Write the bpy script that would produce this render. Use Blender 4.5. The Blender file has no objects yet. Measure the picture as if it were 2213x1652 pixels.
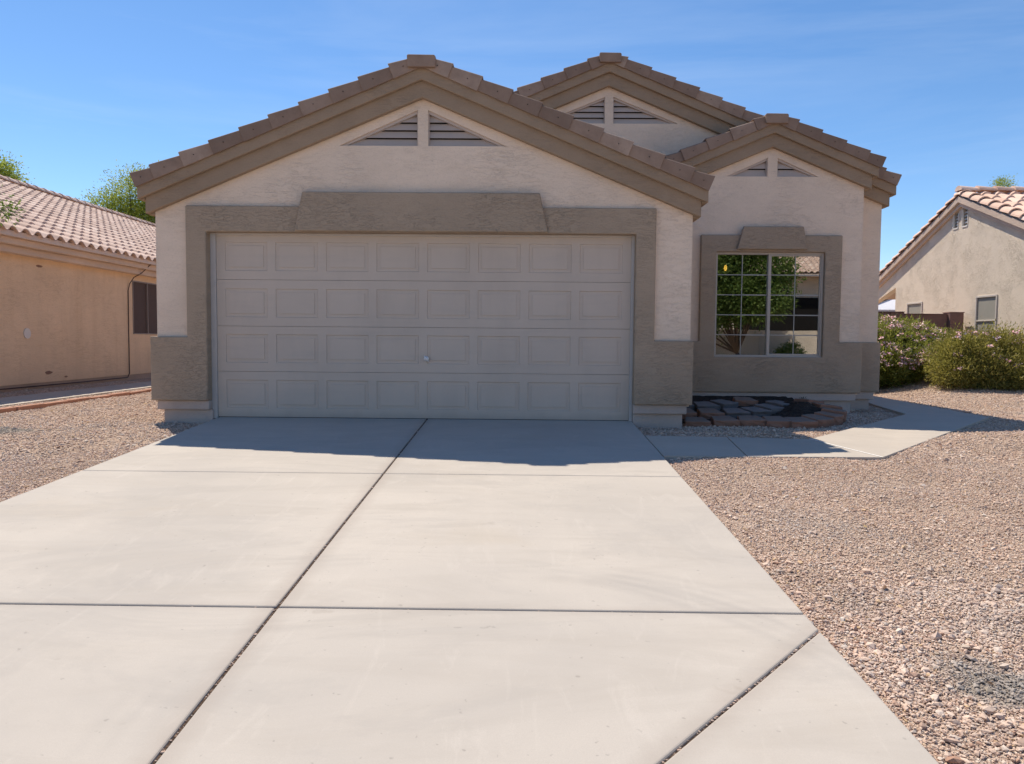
import bpy, bmesh, math, random
import numpy as np
from mathutils import Vector, Matrix
from mathutils.geometry import tessellate_polygon

random.seed(7); RNG = np.random.default_rng(11)
SC = bpy.context.scene
COL = SC.collection

# ------------------------------------------------------------------ camera, sky, sun, exposure
p, y, r = math.radians(3.17355), math.radians(0.71864), math.radians(0.47787)
fw = Vector((-math.sin(y)*math.cos(p), math.cos(y)*math.cos(p), -math.sin(p)))
rt = Vector((math.cos(y), math.sin(y), 0)); up = rt.cross(fw)
rt2 = rt*math.cos(r) + up*math.sin(r); up2 = up*math.cos(r) - rt*math.sin(r)
cam = bpy.data.cameras.new("camera"); camo = bpy.data.objects.new("camera", cam); COL.objects.link(camo)
cam.sensor_width = 36; cam.lens = 36*1653.15/2213.0; cam.clip_start = 0.05; cam.clip_end = 2000
camo.matrix_world = Matrix(((rt2.x, up2.x, -fw.x, 0.0), (rt2.y, up2.y, -fw.y, -8.8938), (rt2.z, up2.z, -fw.z, 0.9574), (0, 0, 0, 1)))
SC.camera = camo

SUN_DIR = Vector((0.95, -1.495, -2.87)).normalized()      # way the light travels
SUN_EL = math.asin(-SUN_DIR.z); SUN_AZ = math.atan2(-SUN_DIR.x, -SUN_DIR.y)
w = bpy.data.worlds.new("World"); SC.world = w; w.use_nodes = True
nt = w.node_tree; nt.nodes.clear()
sky = nt.nodes.new("ShaderNodeTexSky"); sky.sky_type = 'NISHITA'; sky.sun_disc = False
sky.sun_elevation = SUN_EL; sky.sun_rotation = SUN_AZ
sky.altitude = 600; sky.air_density = 0.85; sky.dust_density = 0.15; sky.ozone_density = 2.2
bg = nt.nodes.new("ShaderNodeBackground"); bg.inputs[1].default_value = 0.112
wo = nt.nodes.new("ShaderNodeOutputWorld")
hs = nt.nodes.new('ShaderNodeHueSaturation'); hs.inputs['Saturation'].default_value = 1.17; hs.inputs['Value'].default_value = 1.0
nt.links.new(sky.outputs[0], hs.inputs['Color']); 
tcw = nt.nodes.new('ShaderNodeTexCoord'); mp = nt.nodes.new('ShaderNodeMapping'); mp.inputs['Rotation'].default_value = (0.25, 0.0, 0.5); mp.inputs['Scale'].default_value = (0.8, 2.2, 9.0)
nz = nt.nodes.new('ShaderNodeTexNoise'); nz.inputs['Scale'].default_value = 1.3; nz.inputs['Detail'].default_value = 6; nz.inputs['Roughness'].default_value = 0.6; nz.inputs['Distortion'].default_value = 0.5
nt.links.new(tcw.outputs['Generated'], mp.inputs[0]); nt.links.new(mp.outputs[0], nz.inputs[0])
rp = nt.nodes.new('ShaderNodeValToRGB'); rp.color_ramp.elements[0].position = 0.50; rp.color_ramp.elements[0].color = (0, 0, 0, 1); rp.color_ramp.elements[1].position = 0.85; rp.color_ramp.elements[1].color = (0.17, 0.17, 0.17, 1)
nt.links.new(nz.outputs['Fac'], rp.inputs[0]); mxw = nt.nodes.new('ShaderNodeMix'); mxw.data_type = 'RGBA'; mxw.inputs[7].default_value = (6.0, 6.6, 7.2, 1)   # thin cirrus
nt.links.new(rp.outputs[0], mxw.inputs[0]); nt.links.new(hs.outputs[0], mxw.inputs[6]); nt.links.new(mxw.outputs[2], bg.inputs[0]); nt.links.new(bg.outputs[0], wo.inputs[0])
sl = bpy.data.lights.new("sun", 'SUN'); sl.energy = 4.2; sl.angle = math.radians(0.53); sl.color = (1.0, 0.90, 0.765)
so = bpy.data.objects.new("sun", sl); COL.objects.link(so)
so.rotation_euler = SUN_DIR.to_track_quat('-Z', 'Y').to_euler(); so.location = (-10, 15, 30)
SC.view_settings.view_transform = 'Standard'; SC.view_settings.look = 'None'
SC.view_settings.exposure = 0.52; SC.view_settings.gamma = 1.0; SC.view_settings.use_curve_mapping = False
SC.cycles.max_bounces = 8; SC.cycles.diffuse_bounces = 4; SC.cycles.use_denoising = True
SC.cycles.caustics_reflective = False; SC.cycles.caustics_refractive = False

# ------------------------------------------------------------------ materials
class NB:
    def __init__(s, name, rough=0.8, spec=0.3):
        s.m = bpy.data.materials.new(name); s.m.use_nodes = True; s.t = s.m.node_tree
        s.b = s.t.nodes["Principled BSDF"]; s.b.inputs["Roughness"].default_value = rough
        s.b.inputs["Specular IOR Level"].default_value = spec
        s.tc = s.t.nodes.new("ShaderNodeTexCoord").outputs["Object"]
    def n(s, t, **kw):
        x = s.t.nodes.new(t)
        for k, v in kw.items(): setattr(x, k, v)
        return x
    def l(s, a, b): s.t.links.new(a, b)
    def vec(s, scale=(1, 1, 1), loc=(0, 0, 0)):
        x = s.n("ShaderNodeMapping"); x.inputs["Scale"].default_value = scale; x.inputs["Location"].default_value = loc
        s.l(s.tc, x.inputs["Vector"]); return x.outputs[0]
    def noise(s, scale, detail=3, rough=0.5, vs=(1, 1, 1), loc=(0, 0, 0), dist=0.0):
        x = s.n("ShaderNodeTexNoise"); x.inputs["Scale"].default_value = scale; x.inputs["Detail"].default_value = detail
        x.inputs["Roughness"].default_value = rough; x.inputs["Distortion"].default_value = dist
        s.l(s.vec(vs, loc), x.inputs["Vector"]); return x.outputs["Fac"]
    def voro(s, scale, feature='F1', vs=(1, 1, 1)):
        x = s.n("ShaderNodeTexVoronoi", feature=feature); x.inputs["Scale"].default_value = scale
        s.l(s.vec(vs), x.inputs["Vector"]); return x
    def ramp(s, fac, stops):
        x = s.n("ShaderNodeValToRGB"); cr = x.color_ramp
        while len(cr.elements) < len(stops): cr.elements.new(0.5)
        for e, (pos, c) in zip(cr.elements, stops):
            e.position = pos; e.color = (c[0], c[1], c[2], 1) if not isinstance(c, float) else (c, c, c, 1)
        s.l(fac, x.inputs[0]); return x.outputs[0]
    def mix(s, fac, a, b, mode='MIX'):
        x = s.n("ShaderNodeMix", data_type='RGBA', blend_type=mode)
        if isinstance(fac, float): x.inputs[0].default_value = fac
        else: s.l(fac, x.inputs[0])
        for i, v in ((6, a), (7, b)):
            if isinstance(v, tuple): x.inputs[i].default_value = (v[0], v[1], v[2], 1)
            else: s.l(v, x.inputs[i])
        return x.outputs[2]
    def math(s, op, a, b=0.0):
        x = s.n("ShaderNodeMath", operation=op)
        for i, v in ((0, a), (1, b)):
            if isinstance(v, (int, float)): x.inputs[i].default_value = v
            else: s.l(v, x.inputs[i])
        return x.outputs[0]
    def color(s, c):
        if isinstance(c, tuple): s.b.inputs["Base Color"].default_value = (c[0], c[1], c[2], 1)
        else: s.l(c, s.b.inputs["Base Color"])
    def bump(s, h, strength, dist, prev=None):
        x = s.n("ShaderNodeBump"); x.inputs["Strength"].default_value = strength; x.inputs["Distance"].default_value = dist
        s.l(h, x.inputs["Height"])
        if prev is not None: s.l(prev, x.inputs["Normal"])
        s.l(x.outputs[0], s.b.inputs["Normal"]); return x.outputs[0]

def sc(c, k): return tuple(min(1, v*k) for v in c)

def stucco(name, c, bump=0.35, lace=1.0, stain=0.12, streak=0.0):
    b = NB(name, 0.9, 0.15)
    big = b.noise(0.9, 4, 0.6); mid = b.noise(7, 4, 0.6, vs=(0.45, 0.45, 1.4)); fine = b.noise(160, 2, 0.6)
    col = b.mix(b.ramp(big, [(0.3, 0.0), (0.72, 1.0)]), sc(c, 1+stain*0.5), sc(c, 1-stain))
    col = b.mix(b.math('MULTIPLY', b.ramp(mid, [(0.45, 0.0), (0.75, 1.0)]), 0.35), col, sc((c[0], c[1]*0.98, c[2]*0.95), 0.85))
    speck = b.ramp(b.noise(48, 3, 0.7), [(0.52, 0.0), (0.72, 1.0)])
    col = b.mix(b.math('MULTIPLY', speck, 0.30), col, sc(c, 0.62))
    if streak:
        st = b.noise(2.2, 5, 0.65, vs=(1.6, 1.6, 0.22))
        col = b.mix(b.math('MULTIPLY', b.ramp(st, [(0.5, 0.0), (0.75, 1.0)]), streak), col, sc((c[0], c[1]*0.93, c[2]*0.85), 0.78))
    b.color(col)
    lv = b.noise(12*lace, 6, 0.68, vs=(0.6, 0.6, 2.2), dist=0.5)
    lacev = b.ramp(lv, [(0.44, 0.0), (0.50, 1.0)])
    edge = b.ramp(lv, [(0.455, 0.0), (0.475, 1.0), (0.495, 0.0)])
    patchy = b.ramp(b.noise(1.6, 3, 0.6, loc=(4, 4, 4)), [(0.40, 0.15), (0.65, 1.0)])
    col = b.mix(b.math('MULTIPLY', b.math('MULTIPLY', edge, patchy), bump*0.6), col, sc(c, 0.55)); b.color(col)
    n1 = b.bump(b.math('MULTIPLY', lacev, patchy), min(1, bump*1.8), 0.009)
    n2 = b.bump(b.noise(38, 5, 0.7, vs=(0.6, 0.6, 1.3)), min(1, bump*1.6), 0.010, n1)
    b.bump(fine, bump, 0.003, n2)
    return b.m

WALL = stucco("stucco_wall_pale", (0.80, 0.645, 0.51), 0.30)
TRIM = stucco("stucco_trim_taupe", (0.41, 0.318, 0.235), 0.36, 1.5, 0.10)
BAND = stucco("cornice_taupe", (0.345, 0.258, 0.185), 0.28, 1.0, 0.12)
STEM = stucco("stem_pale", (0.56, 0.46, 0.40), 0.2, 1.0, 0.25)
LWALL = stucco("stucco_wall_orange", (0.86, 0.625, 0.41), 0.30, 0.8, 0.10, 0.40)
LBAND = stucco("left_eave_band", (0.70, 0.55, 0.44), 0.2, 1.0, 0.12)
RWALL = stucco("stucco_wall_cream", (0.78, 0.67, 0.54), 0.6, 2.4, 0.06)
RBAND = stucco("right_rake_band", (0.64, 0.50, 0.40), 0.2, 1.0, 0.10)
BLOCKW = stucco("block_wall_brown", (0.26, 0.155, 0.13), 0.25, 1.4, 0.12)

def plain(name, c, rough=0.5, spec=0.4, var=0.08, metal=0.0, sc_=6):
    b = NB(name, rough, spec)
    b.color(b.mix(b.noise(sc_, 4, 0.6), sc(c, 1+var), sc(c, 1-var))); b.b.inputs["Metallic"].default_value = metal
    b.bump(b.noise(120, 2, 0.5), 0.06, 0.001)
    return b.m

b = NB("garage_door_paint", 0.55, 0.35)
c0 = (0.57, 0.475, 0.395)
cc = b.mix(b.ramp(b.noise(1.1, 4, 0.6), [(0.35, 0.0), (0.7, 1.0)]), c0, sc(c0, 0.94))
cc = b.mix(b.math('MULTIPLY', b.ramp(b.noise(3.0, 5, 0.6, vs=(0.5, 1, 3)), [(0.5, 0.0), (0.8, 1.0)]), 0.3), cc, sc((0.46, 0.41, 0.36), 0.9))
cc = b.mix(b.math('MULTIPLY', b.ramp(b.noise(1.8, 5, 0.65, vs=(1.4, 1, 0.35), loc=(3, 0, 1)), [(0.48, 0.0), (0.75, 1.0)]), 0.22), cc, (0.36, 0.30, 0.25))
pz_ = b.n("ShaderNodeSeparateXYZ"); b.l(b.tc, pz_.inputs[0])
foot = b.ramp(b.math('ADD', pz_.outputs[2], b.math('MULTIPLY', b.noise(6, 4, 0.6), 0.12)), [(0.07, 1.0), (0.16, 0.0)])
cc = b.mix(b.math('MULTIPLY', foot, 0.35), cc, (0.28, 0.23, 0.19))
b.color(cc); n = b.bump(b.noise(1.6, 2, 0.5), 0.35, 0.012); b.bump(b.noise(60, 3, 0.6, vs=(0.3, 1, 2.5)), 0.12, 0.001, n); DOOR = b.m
DARK = plain("dark_gap", (0.02, 0.018, 0.017), 0.9, 0.1)
VINYL = plain("window_frame_almond", (0.46, 0.405, 0.35), 0.45, 0.4)
GRID = plain("window_grid_white", (0.36, 0.35, 0.33), 0.45, 0.4)
JAMB = plain("door_jamb_pvc", (0.50, 0.46, 0.43), 0.5, 0.35)
CHROME = plain("handle_metal", (0.80, 0.79, 0.78), 0.35, 0.5, 0.05, 0.35)
SCREEN = plain("sun_screen_brown", (0.115, 0.082, 0.070), 0.85, 0.2)
SCREENF = plain("screen_frame_bronze", (0.26, 0.20, 0.17), 0.5, 0.3)
SCREENG = plain("sun_screen_grey", (0.34, 0.32, 0.27), 0.8, 0.2)
FRAMEG = plain("screen_frame_grey", (0.60, 0.54, 0.47), 0.5, 0.3)
CABLE = plain("cable_brown", (0.07, 0.045, 0.035), 0.6, 0.3)
PLATE = plain("cover_plate_white", (0.72, 0.66, 0.60), 0.5, 0.3)
SLAT = plain("louvre_slat", (0.50, 0.42, 0.37), 0.7, 0.2)
SLATW = plain("louvre_slat_white", (0.74, 0.70, 0.64), 0.7, 0.2)
WHITEF = plain("canopy_fabric", (0.80, 0.81, 0.83), 0.7, 0.2)
TERRA = stucco("terracotta_kerb", (0.46, 0.25, 0.175), 0.3, 1.0, 0.2)

def tile_mat(name, c, c2, var=0.22):
    b = NB(name, 0.85, 0.2)
    a = b.n("ShaderNodeAttribute"); a.attribute_name = "rnd"
    col = b.ramp(a.outputs["Fac"], [(0.0, sc(c, 1-var)), (0.5, c), (1.0, c2)])
    col = b.mix(b.math('MULTIPLY', b.ramp(b.noise(5, 5, 0.65), [(0.42, 0.0), (0.75, 1.0)]), 0.55), col, sc((c[0], c[1]*0.93, c[2]*0.9), 0.60))
    col = b.mix(b.math('MULTIPLY', b.ramp(b.noise(70, 2, 0.6), [(0.60, 0.0), (0.75, 1.0)]), 0.3), col, sc(c, 0.55))
    b.color(col); b.bump(b.noise(60, 4, 0.6), 0.3, 0.003)
    return b.m
TILE = tile_mat("roof_tile_brown", (0.285, 0.20, 0.152), (0.40, 0.295, 0.23))
TILEL = tile_mat("roof_tile_pink", (0.68, 0.50, 0.405), (0.76, 0.60, 0.50), 0.18)
TILER = tile_mat("roof_tile_peach", (0.76, 0.53, 0.41), (0.80, 0.61, 0.50), 0.14)

# concrete
def concrete(name, c, joints=False):
    b = NB(name, 0.85, 0.25)
    big = b.ramp(b.noise(0.55, 5, 0.62, dist=0.4), [(0.30, 0.0), (0.72, 1.0)])
    col = b.mix(big, sc((c[0]*1.01, c[1], c[2]*0.98), 1.05), sc((c[0]*.985, c[1]*.99, c[2]), 0.84))
    band = b.ramp(b.noise(1.7, 6, 0.68, vs=(0.35, 1.3, 1), dist=0.8), [(0.48, 0.0), (0.80, 1.0)])
    col = b.mix(b.math('MULTIPLY', band, 0.85), col, sc((c[0], c[1]*0.985, c[2]*0.96), 0.80))
    sw = b.ramp(b.noise(2.6, 6, 0.7, vs=(2.2, 0.5, 1), loc=(3, 7, 0), dist=1.2), [(0.56, 0.0), (0.78, 1.0)])
    col = b.mix(b.math('MULTIPLY', sw, 0.6), col, sc(c, 1.12))
    st = b.ramp(b.noise(0.8, 4, 0.6, loc=(11, 3, 0)), [(0.60, 0.0), (0.80, 1.0)])
    col = b.mix(b.math('MULTIPLY', st, 0.55), col, (c[0]*0.86, c[1]*0.80, c[2]*0.70))
    sp = b.ramp(b.noise(26, 2, 0.5, loc=(5, 1, 0)), [(0.71, 0.0), (0.75, 1.0)])
    col = b.mix(b.math('MULTIPLY', sp, 0.5), col, sc(c, 0.45))
    fine = b.noise(240, 3, 0.7)
    col = b.mix(b.math('MULTIPLY', b.ramp(fine, [(0.40, 0.0), (0.65, 1.0)]), 0.45), col, sc(c, 0.80))
    if joints:
        dc = b.ramp(b.noise(0.9, 6, 0.7, vs=(0.5, 1.1, 1), loc=(7, 2, 0), dist=1.5), [(0.52, 0.0), (0.60, 1.0), (0.70, 0.2)])
        col = b.mix(b.math('MULTIPLY', dc, 0.30), col, sc((c[0], c[1]*1.01, c[2]*1.03), 0.74))
        drip = b.ramp(b.noise(4.5, 3, 0.5, loc=(9, 4, 0)), [(0.73, 0.0), (0.77, 1.0)])
        col = b.mix(b.math('MULTIPLY', drip, 0.30), col, sc((c[0], c[1]*.95, c[2]*.88), 0.62))
        P_ = b.n("ShaderNodeSeparateXYZ"); b.l(b.tc, P_.inputs[0]); px, py = P_.outputs[0], P_.outputs[1]
        wob = b.math('MULTIPLY', b.math('SUBTRACT', b.noise(5, 5, 0.7), 0.5), 0.10)
        def near(d, w_, k, colr):
            f_ = b.ramp(b.math('ADD', b.math('ABSOLUTE', d), wob), [(0.0, 1.0), (w_, 0.0)])
            return b.mix(b.math('MULTIPLY', f_, k), col, colr)
        col = near(b.math('ADD', px, 1.12), 0.10, 0.40, (0.30, 0.25, 0.21))
        col = near(b.math('ADD', py, 5.44), 0.07, 0.30, (0.32, 0.28, 0.24))
        col = near(b.math('ADD', py, 2.72), 0.05, 0.22, (0.34, 0.30, 0.26))
        dg = b.math('SUBTRACT', b.math('MULTIPLY', b.math('SUBTRACT', px, 1.305), 0.75), b.math('MULTIPLY', b.math('ADD', py, 5.616), 0.6615))
        col = near(dg, 0.10, 0.40, (0.30, 0.25, 0.21))
        # faint turned-tyre scuffs
        for (cx_, cy_, r0_, r1_) in ((0.1, -6.35, 1.25, 1.55), (-0.6, -6.9, 2.0, 2.25)):
            dx_ = b.math('SUBTRACT', px, cx_); dy_ = b.math('SUBTRACT', py, cy_)
            rr = b.math('SQRT', b.math('ADD', b.math('MULTIPLY', dx_, dx_), b.math('MULTIPLY', dy_, dy_)))
            f_ = b.ramp(b.math('DIVIDE', b.math('SUBTRACT', rr, r0_), r1_-r0_), [(0.0, 0.0), (0.25, 1.0), (0.42, 0.2), (0.55, 0.9), (0.7, 0.1), (0.85, 0.7), (1.0, 0.0)])
            f_ = b.math('MULTIPLY', f_, b.ramp(b.noise(1.2, 3, 0.6, loc=(2, 9, 0)), [(0.48, 0.0), (0.62, 1.0)]))
            col = b.mix(b.math('MULTIPLY', f_, 0.22), col, (0.30, 0.28, 0.26))
    b.color(col)
    n1 = b.bump(b.noise(2.0, 5, 0.6), 0.15, 0.01)
    n2 = b.bump(b.noise(45, 4, 0.6, vs=(1, 0.35, 1)), 0.15, 0.002, n1)
    b.bump(fine, 0.25, 0.001, n2)
    return b.m
CONC = concrete("concrete_driveway", (0.49, 0.448, 0.398), True)
CONC2 = concrete("concrete_path", (0.50, 0.445, 0.38))
b = NB("joint_dirt", 0.95, 0.1)
b.color(b.ramp(b.noise(70, 3, 0.7), [(0.35, (0.03, 0.02, 0.015)), (0.6, (0.11, 0.075, 0.055)), (0.75, (0.34, 0.25, 0.19))])); b.bump(b.noise(150, 3), 0.6, 0.004); JDIRT = b.m

# gravel bed and stones
b = NB("gravel_bed", 0.95, 0.1)
v1 = b.voro(95); v2 = b.voro(210)
cs = b.n("ShaderNodeSeparateColor"); b.l(v1.outputs["Color"], cs.inputs[0])
col = b.ramp(cs.outputs[0], [(0.0, (0.36, 0.24, 0.18)), (0.25, (0.58, 0.42, 0.32)), (0.6, (0.67, 0.505, 0.395)), (0.85, (0.71, 0.56, 0.45)), (1.0, (0.80, 0.70, 0.59))])
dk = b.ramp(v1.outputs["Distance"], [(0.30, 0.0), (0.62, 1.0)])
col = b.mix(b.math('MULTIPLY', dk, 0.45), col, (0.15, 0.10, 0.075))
patch = b.ramp(b.noise(0.5, 4, 0.6), [(0.40, 0.0), (0.70, 1.0)])
col = b.mix(b.math('MULTIPLY', patch, 0.35), col, (0.42, 0.30, 0.20))
# soft-edged grey patches at set spots, mixed into the bed and stone colour
def spot(cx, cy, rx, ry):
    s_ = b.n("ShaderNodeMapping"); s_.inputs["Location"].default_value = (-cx/rx, -cy/ry, 0); s_.inputs["Scale"].default_value = (1/rx, 1/ry, 0)
    b.l(b.tc, s_.inputs["Vector"]); L = b.n("ShaderNodeVectorMath", operation='LENGTH'); b.l(s_.outputs[0], L.inputs[0])
    d_ = b.math('ADD', L.outputs["Value"], b.math('MULTIPLY', b.math('SUBTRACT', b.noise(6, 3, 0.6), 0.5), 1.4))
    return b.ramp(d_, [(0.4, 1.0), (1.0, 0.0)])
for q in ((1.83, -6.00, 0.26, 0.26), (-5.6, -0.75, 0.45, 0.30)):
    col = b.mix(b.math('MULTIPLY', spot(*q), 0.7), col, (0.23, 0.215, 0.19))
b.color(col)
n1 = b.bump(b.math('SUBTRACT', 1.0, v1.outputs["Distance"]), 0.9, 0.012)
b.bump(b.math('SUBTRACT', 1.0, v2.outputs["Distance"]), 0.6, 0.006, n1); GBED = b.m
b = NB("gravel_stone", 0.85, 0.2)
g_ = b.n("ShaderNodeNewGeometry")
col = b.ramp(g_.outputs["Random Per Island"], [(0.0, (0.34, 0.18, 0.12)), (0.06, (0.50, 0.33, 0.245)), (0.30, (0.64, 0.465, 0.36)), (0.60, (0.70, 0.535, 0.425)), (0.80, (0.73, 0.58, 0.47)), (0.93, (0.76, 0.66, 0.56)), (0.96, (0.40, 0.36, 0.33)), (0.985, (0.62, 0.42, 0.22))])
col = b.mix(b.math('MULTIPLY', b.ramp(b.noise(0.55, 4, 0.6), [(0.40, 0.0), (0.70, 1.0)]), 0.25), col, (0.60, 0.43, 0.28))
col = b.mix(b.math('MULTIPLY', b.noise(90, 3, 0.6), 0.25), col, (0.42, 0.31, 0.25))
col = b.mix(b.math('MULTIPLY', b.ramp(b.noise(1.7, 5, 0.7, loc=(5, 5, 0)), [(0.46, 0.0), (0.62, 1.0)]), 0.30), col, (0.36, 0.27, 0.21))
col = b.mix(b.math('MULTIPLY', b.ramp(b.noise(1.1, 4, 0.6, loc=(1, 8, 0)), [(0.52, 0.0), (0.70, 1.0)]), 0.30), col, (0.52, 0.49, 0.45))
for q in ((1.83, -6.00, 0.26, 0.26), (-5.6, -0.75, 0.45, 0.30)):
    col = b.mix(b.math('MULTIPLY', spot(*q), 0.75), col, (0.27, 0.255, 0.23))
b.color(col); b.bump(b.noise(200, 3), 0.3, 0.001); STONE = b.m
b = NB("dark_soil", 0.9, 0.1)
b.color(b.ramp(b.noise(25, 5, 0.7), [(0.3, (0.022, 0.018, 0.016)), (0.6, (0.065, 0.05, 0.042)), (0.78, (0.20, 0.15, 0.12))])); b.bump(b.noise(22, 5, 0.7), 1.0, 0.03); SOIL = b.m
def block_mat(name, top, side):
    b = NB(name, 0.9, 0.15)
    g = b.n("ShaderNodeNewGeometry"); sx = b.n("ShaderNodeSeparateXYZ"); b.l(g.outputs["True Normal"], sx.inputs[0])
    f = b.ramp(sx.outputs["Z"], [(0.6, 0.0), (0.85, 1.0)])
    col = b.mix(f, side, top)
    col = b.mix(b.ramp(b.noise(6, 4, 0.6), [(0.35, 0.0), (0.75, 0.5)]), col, sc(side, 0.7))
    col = b.mix(b.math('MULTIPLY', b.noise(90, 3, 0.6), 0.35), col, sc(top, 0.6))
    b.color(col); n = b.bump(b.noise(30, 4, 0.6), 0.4, 0.008); b.bump(b.noise(150, 2), 0.4, 0.002, n); return b.m
BLK = block_mat("edging_block_red", (0.27, 0.215, 0.18), (0.36, 0.185, 0.125))
BLKG = block_mat("edging_block_grey", (0.25, 0.225, 0.215), (0.17, 0.15, 0.145))
b = NB("asphalt", 0.9, 0.2); b.color(b.mix(b.noise(80, 3), (0.045, 0.045, 0.047), (0.09, 0.088, 0.085))); b.bump(b.noise(200, 2), 0.4, 0.003); ASPH = b.m

def leaf_mat(name, c1, c2, c3, trans=0.35):
    b = NB(name, 0.55, 0.35)
    g = b.n("ShaderNodeNewGeometry")
    col = b.ramp(g.outputs["Random Per Island"], [(0.0, c1), (0.5, c2), (1.0, c3)])
    b.color(col)
    tr = b.n("ShaderNodeBsdfTranslucent"); b.l(b.mix(0.5, col, (c3[0]*1.3, c3[1]*1.4, c3[2])), tr.inputs[0])
    mx = b.n("ShaderNodeMixShader"); mx.inputs[0].default_value = trans
    out = b.t.nodes["Material Output"]; b.l(b.b.outputs[0], mx.inputs[1]); b.l(tr.outputs[0], mx.inputs[2]); b.l(mx.outputs[0], out.inputs[0])
    return b.m
LEAF_O = leaf_mat("oleander_leaf", (0.06, 0.08, 0.015), (0.17, 0.20, 0.035), (0.36, 0.37, 0.09))
LEAF_S = leaf_mat("small_bush_leaf", (0.07, 0.075, 0.018), (0.22, 0.21, 0.045), (0.44, 0.38, 0.12))
LEAF_M = leaf_mat("mesquite_leaf", (0.12, 0.16, 0.03), (0.22, 0.28, 0.045), (0.36, 0.40, 0.08), 0.45)
LEAF_D = leaf_mat("ash_leaf", (0.07, 0.12, 0.03), (0.13, 0.20, 0.045), (0.22, 0.29, 0.08))
b = NB("bark", 0.9, 0.1); b.color(b.mix(b.noise(12, 4, 0.6, vs=(1, 1, 0.2)), (0.10, 0.075, 0.055), (0.20, 0.15, 0.11))); b.bump(b.noise(20, 4, vs=(1, 1, 0.2)), 0.6, 0.01); BARK = b.m
b = NB("petal_pink", 0.6, 0.2); g_ = b.n("ShaderNodeNewGeometry")
b.color(b.ramp(g_.outputs["Random Per Island"], [(0.0, (0.74, 0.36, 0.40)), (0.5, (0.85, 0.55, 0.56)), (1.0, (0.90, 0.74, 0.70))])); PETAL = b.m

# glass: partly see-through, with a real mirror share
def glass(name, refl, tint):
    m = bpy.data.materials.new(name); m.use_nodes = True; t = m.node_tree; t.nodes.clear()
    o = t.nodes.new("ShaderNodeOutputMaterial"); g = t.nodes.new("ShaderNodeBsdfGlossy"); g.inputs["Roughness"].default_value = 0.004
    g.inputs["Color"].default_value = (0.95, 0.97, 0.96, 1)
    tr = t.nodes.new("ShaderNodeBsdfTransparent"); tr.inputs[0].default_value = (*tint, 1)
    mx = t.nodes.new("ShaderNodeMixShader"); f = t.nodes.new("ShaderNodeFresnel"); f.inputs[0].default_value = 1.5
    a = t.nodes.new("ShaderNodeMath"); a.operation = 'ADD'; a.inputs[1].default_value = refl
    no = t.nodes.new("ShaderNodeTexNoise"); no.inputs["Scale"].default_value = 1.3; no.inputs["Detail"].default_value = 1
    bu = t.nodes.new("ShaderNodeBump"); bu.inputs["Strength"].default_value = 0.06; bu.inputs["Distance"].default_value = 0.01
    tc = t.nodes.new("ShaderNodeTexCoord"); t.links.new(tc.outputs["Object"], no.inputs[0]); t.links.new(no.outputs[0], bu.inputs["Height"]); t.links.new(bu.outputs[0], g.inputs["Normal"])
    t.links.new(f.outputs[0], a.inputs[0]); t.links.new(a.outputs[0], mx.inputs[0])
    t.links.new(tr.outputs[0], mx.inputs[1]); t.links.new(g.outputs[0], mx.inputs[2]); t.links.new(mx.outputs[0], o.inputs[0])
    return m
GLASS = glass("window_glass", 0.28, (0.55, 0.57, 0.56))
m_ = bpy.data.materials.new("amber_glow"); m_.use_nodes = True
m_.node_tree.nodes["Principled BSDF"].inputs["Emission Color"].default_value = (1.0, 0.55, 0.08, 1)
m_.node_tree.nodes["Principled BSDF"].inputs["Emission Strength"].default_value = 3.0; AMBER = m_
ROOM = plain("room_wall", (0.10, 0.09, 0.08), 0.9, 0.1)

# ------------------------------------------------------------------ object helpers
def tag(o, label=None, cat=None, group=None, kind=None):
    for k, v in (("label", label), ("category", cat), ("group", group), ("kind", kind)):
        if v: o[k] = v
    return o
def thing(name, loc, label, cat, group=None):
    o = bpy.data.objects.new(name, None); COL.objects.link(o); o.location = loc; o.empty_display_size = 0.2
    return tag(o, label, cat, group)
def root_of(o):
    return o
def link(name, me, parent=None):
    o = bpy.data.objects.new(name, me); COL.objects.link(o)
    if parent is not None:
        # every mesh is written in world coordinates: undo the root's offset
        o.parent = parent
        if parent.type == 'EMPTY': o.matrix_parent_inverse = Matrix.Translation(-parent.location)
    return o
def mesh_obj(name, verts, faces, mats, parent=None, smooth=False, fm=None, bevel=0.0, seg=2, attr=None):
    me = bpy.data.meshes.new(name); me.from_pydata([tuple(v) for v in verts], [], faces)
    if not isinstance(mats, (list, tuple)): mats = [mats]
    for m in mats: me.materials.append(m)
    if fm is not None: me.polygons.foreach_set("material_index", fm)
    if smooth: me.polygons.foreach_set("use_smooth", [True]*len(me.polygons))
    if attr is not None:
        a = me.attributes.new("rnd", 'FLOAT', 'FACE'); a.data.foreach_set("value", np.array(attr, dtype=np.float32))
    me.update()
    o = link(name, me, parent)
    if bevel:
        md = o.modifiers.new("bevel", 'BEVEL'); md.width = bevel; md.segments = seg; md.limit_method = 'ANGLE'; md.angle_limit = math.radians(40); md.harden_normals = False
    return o

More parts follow.
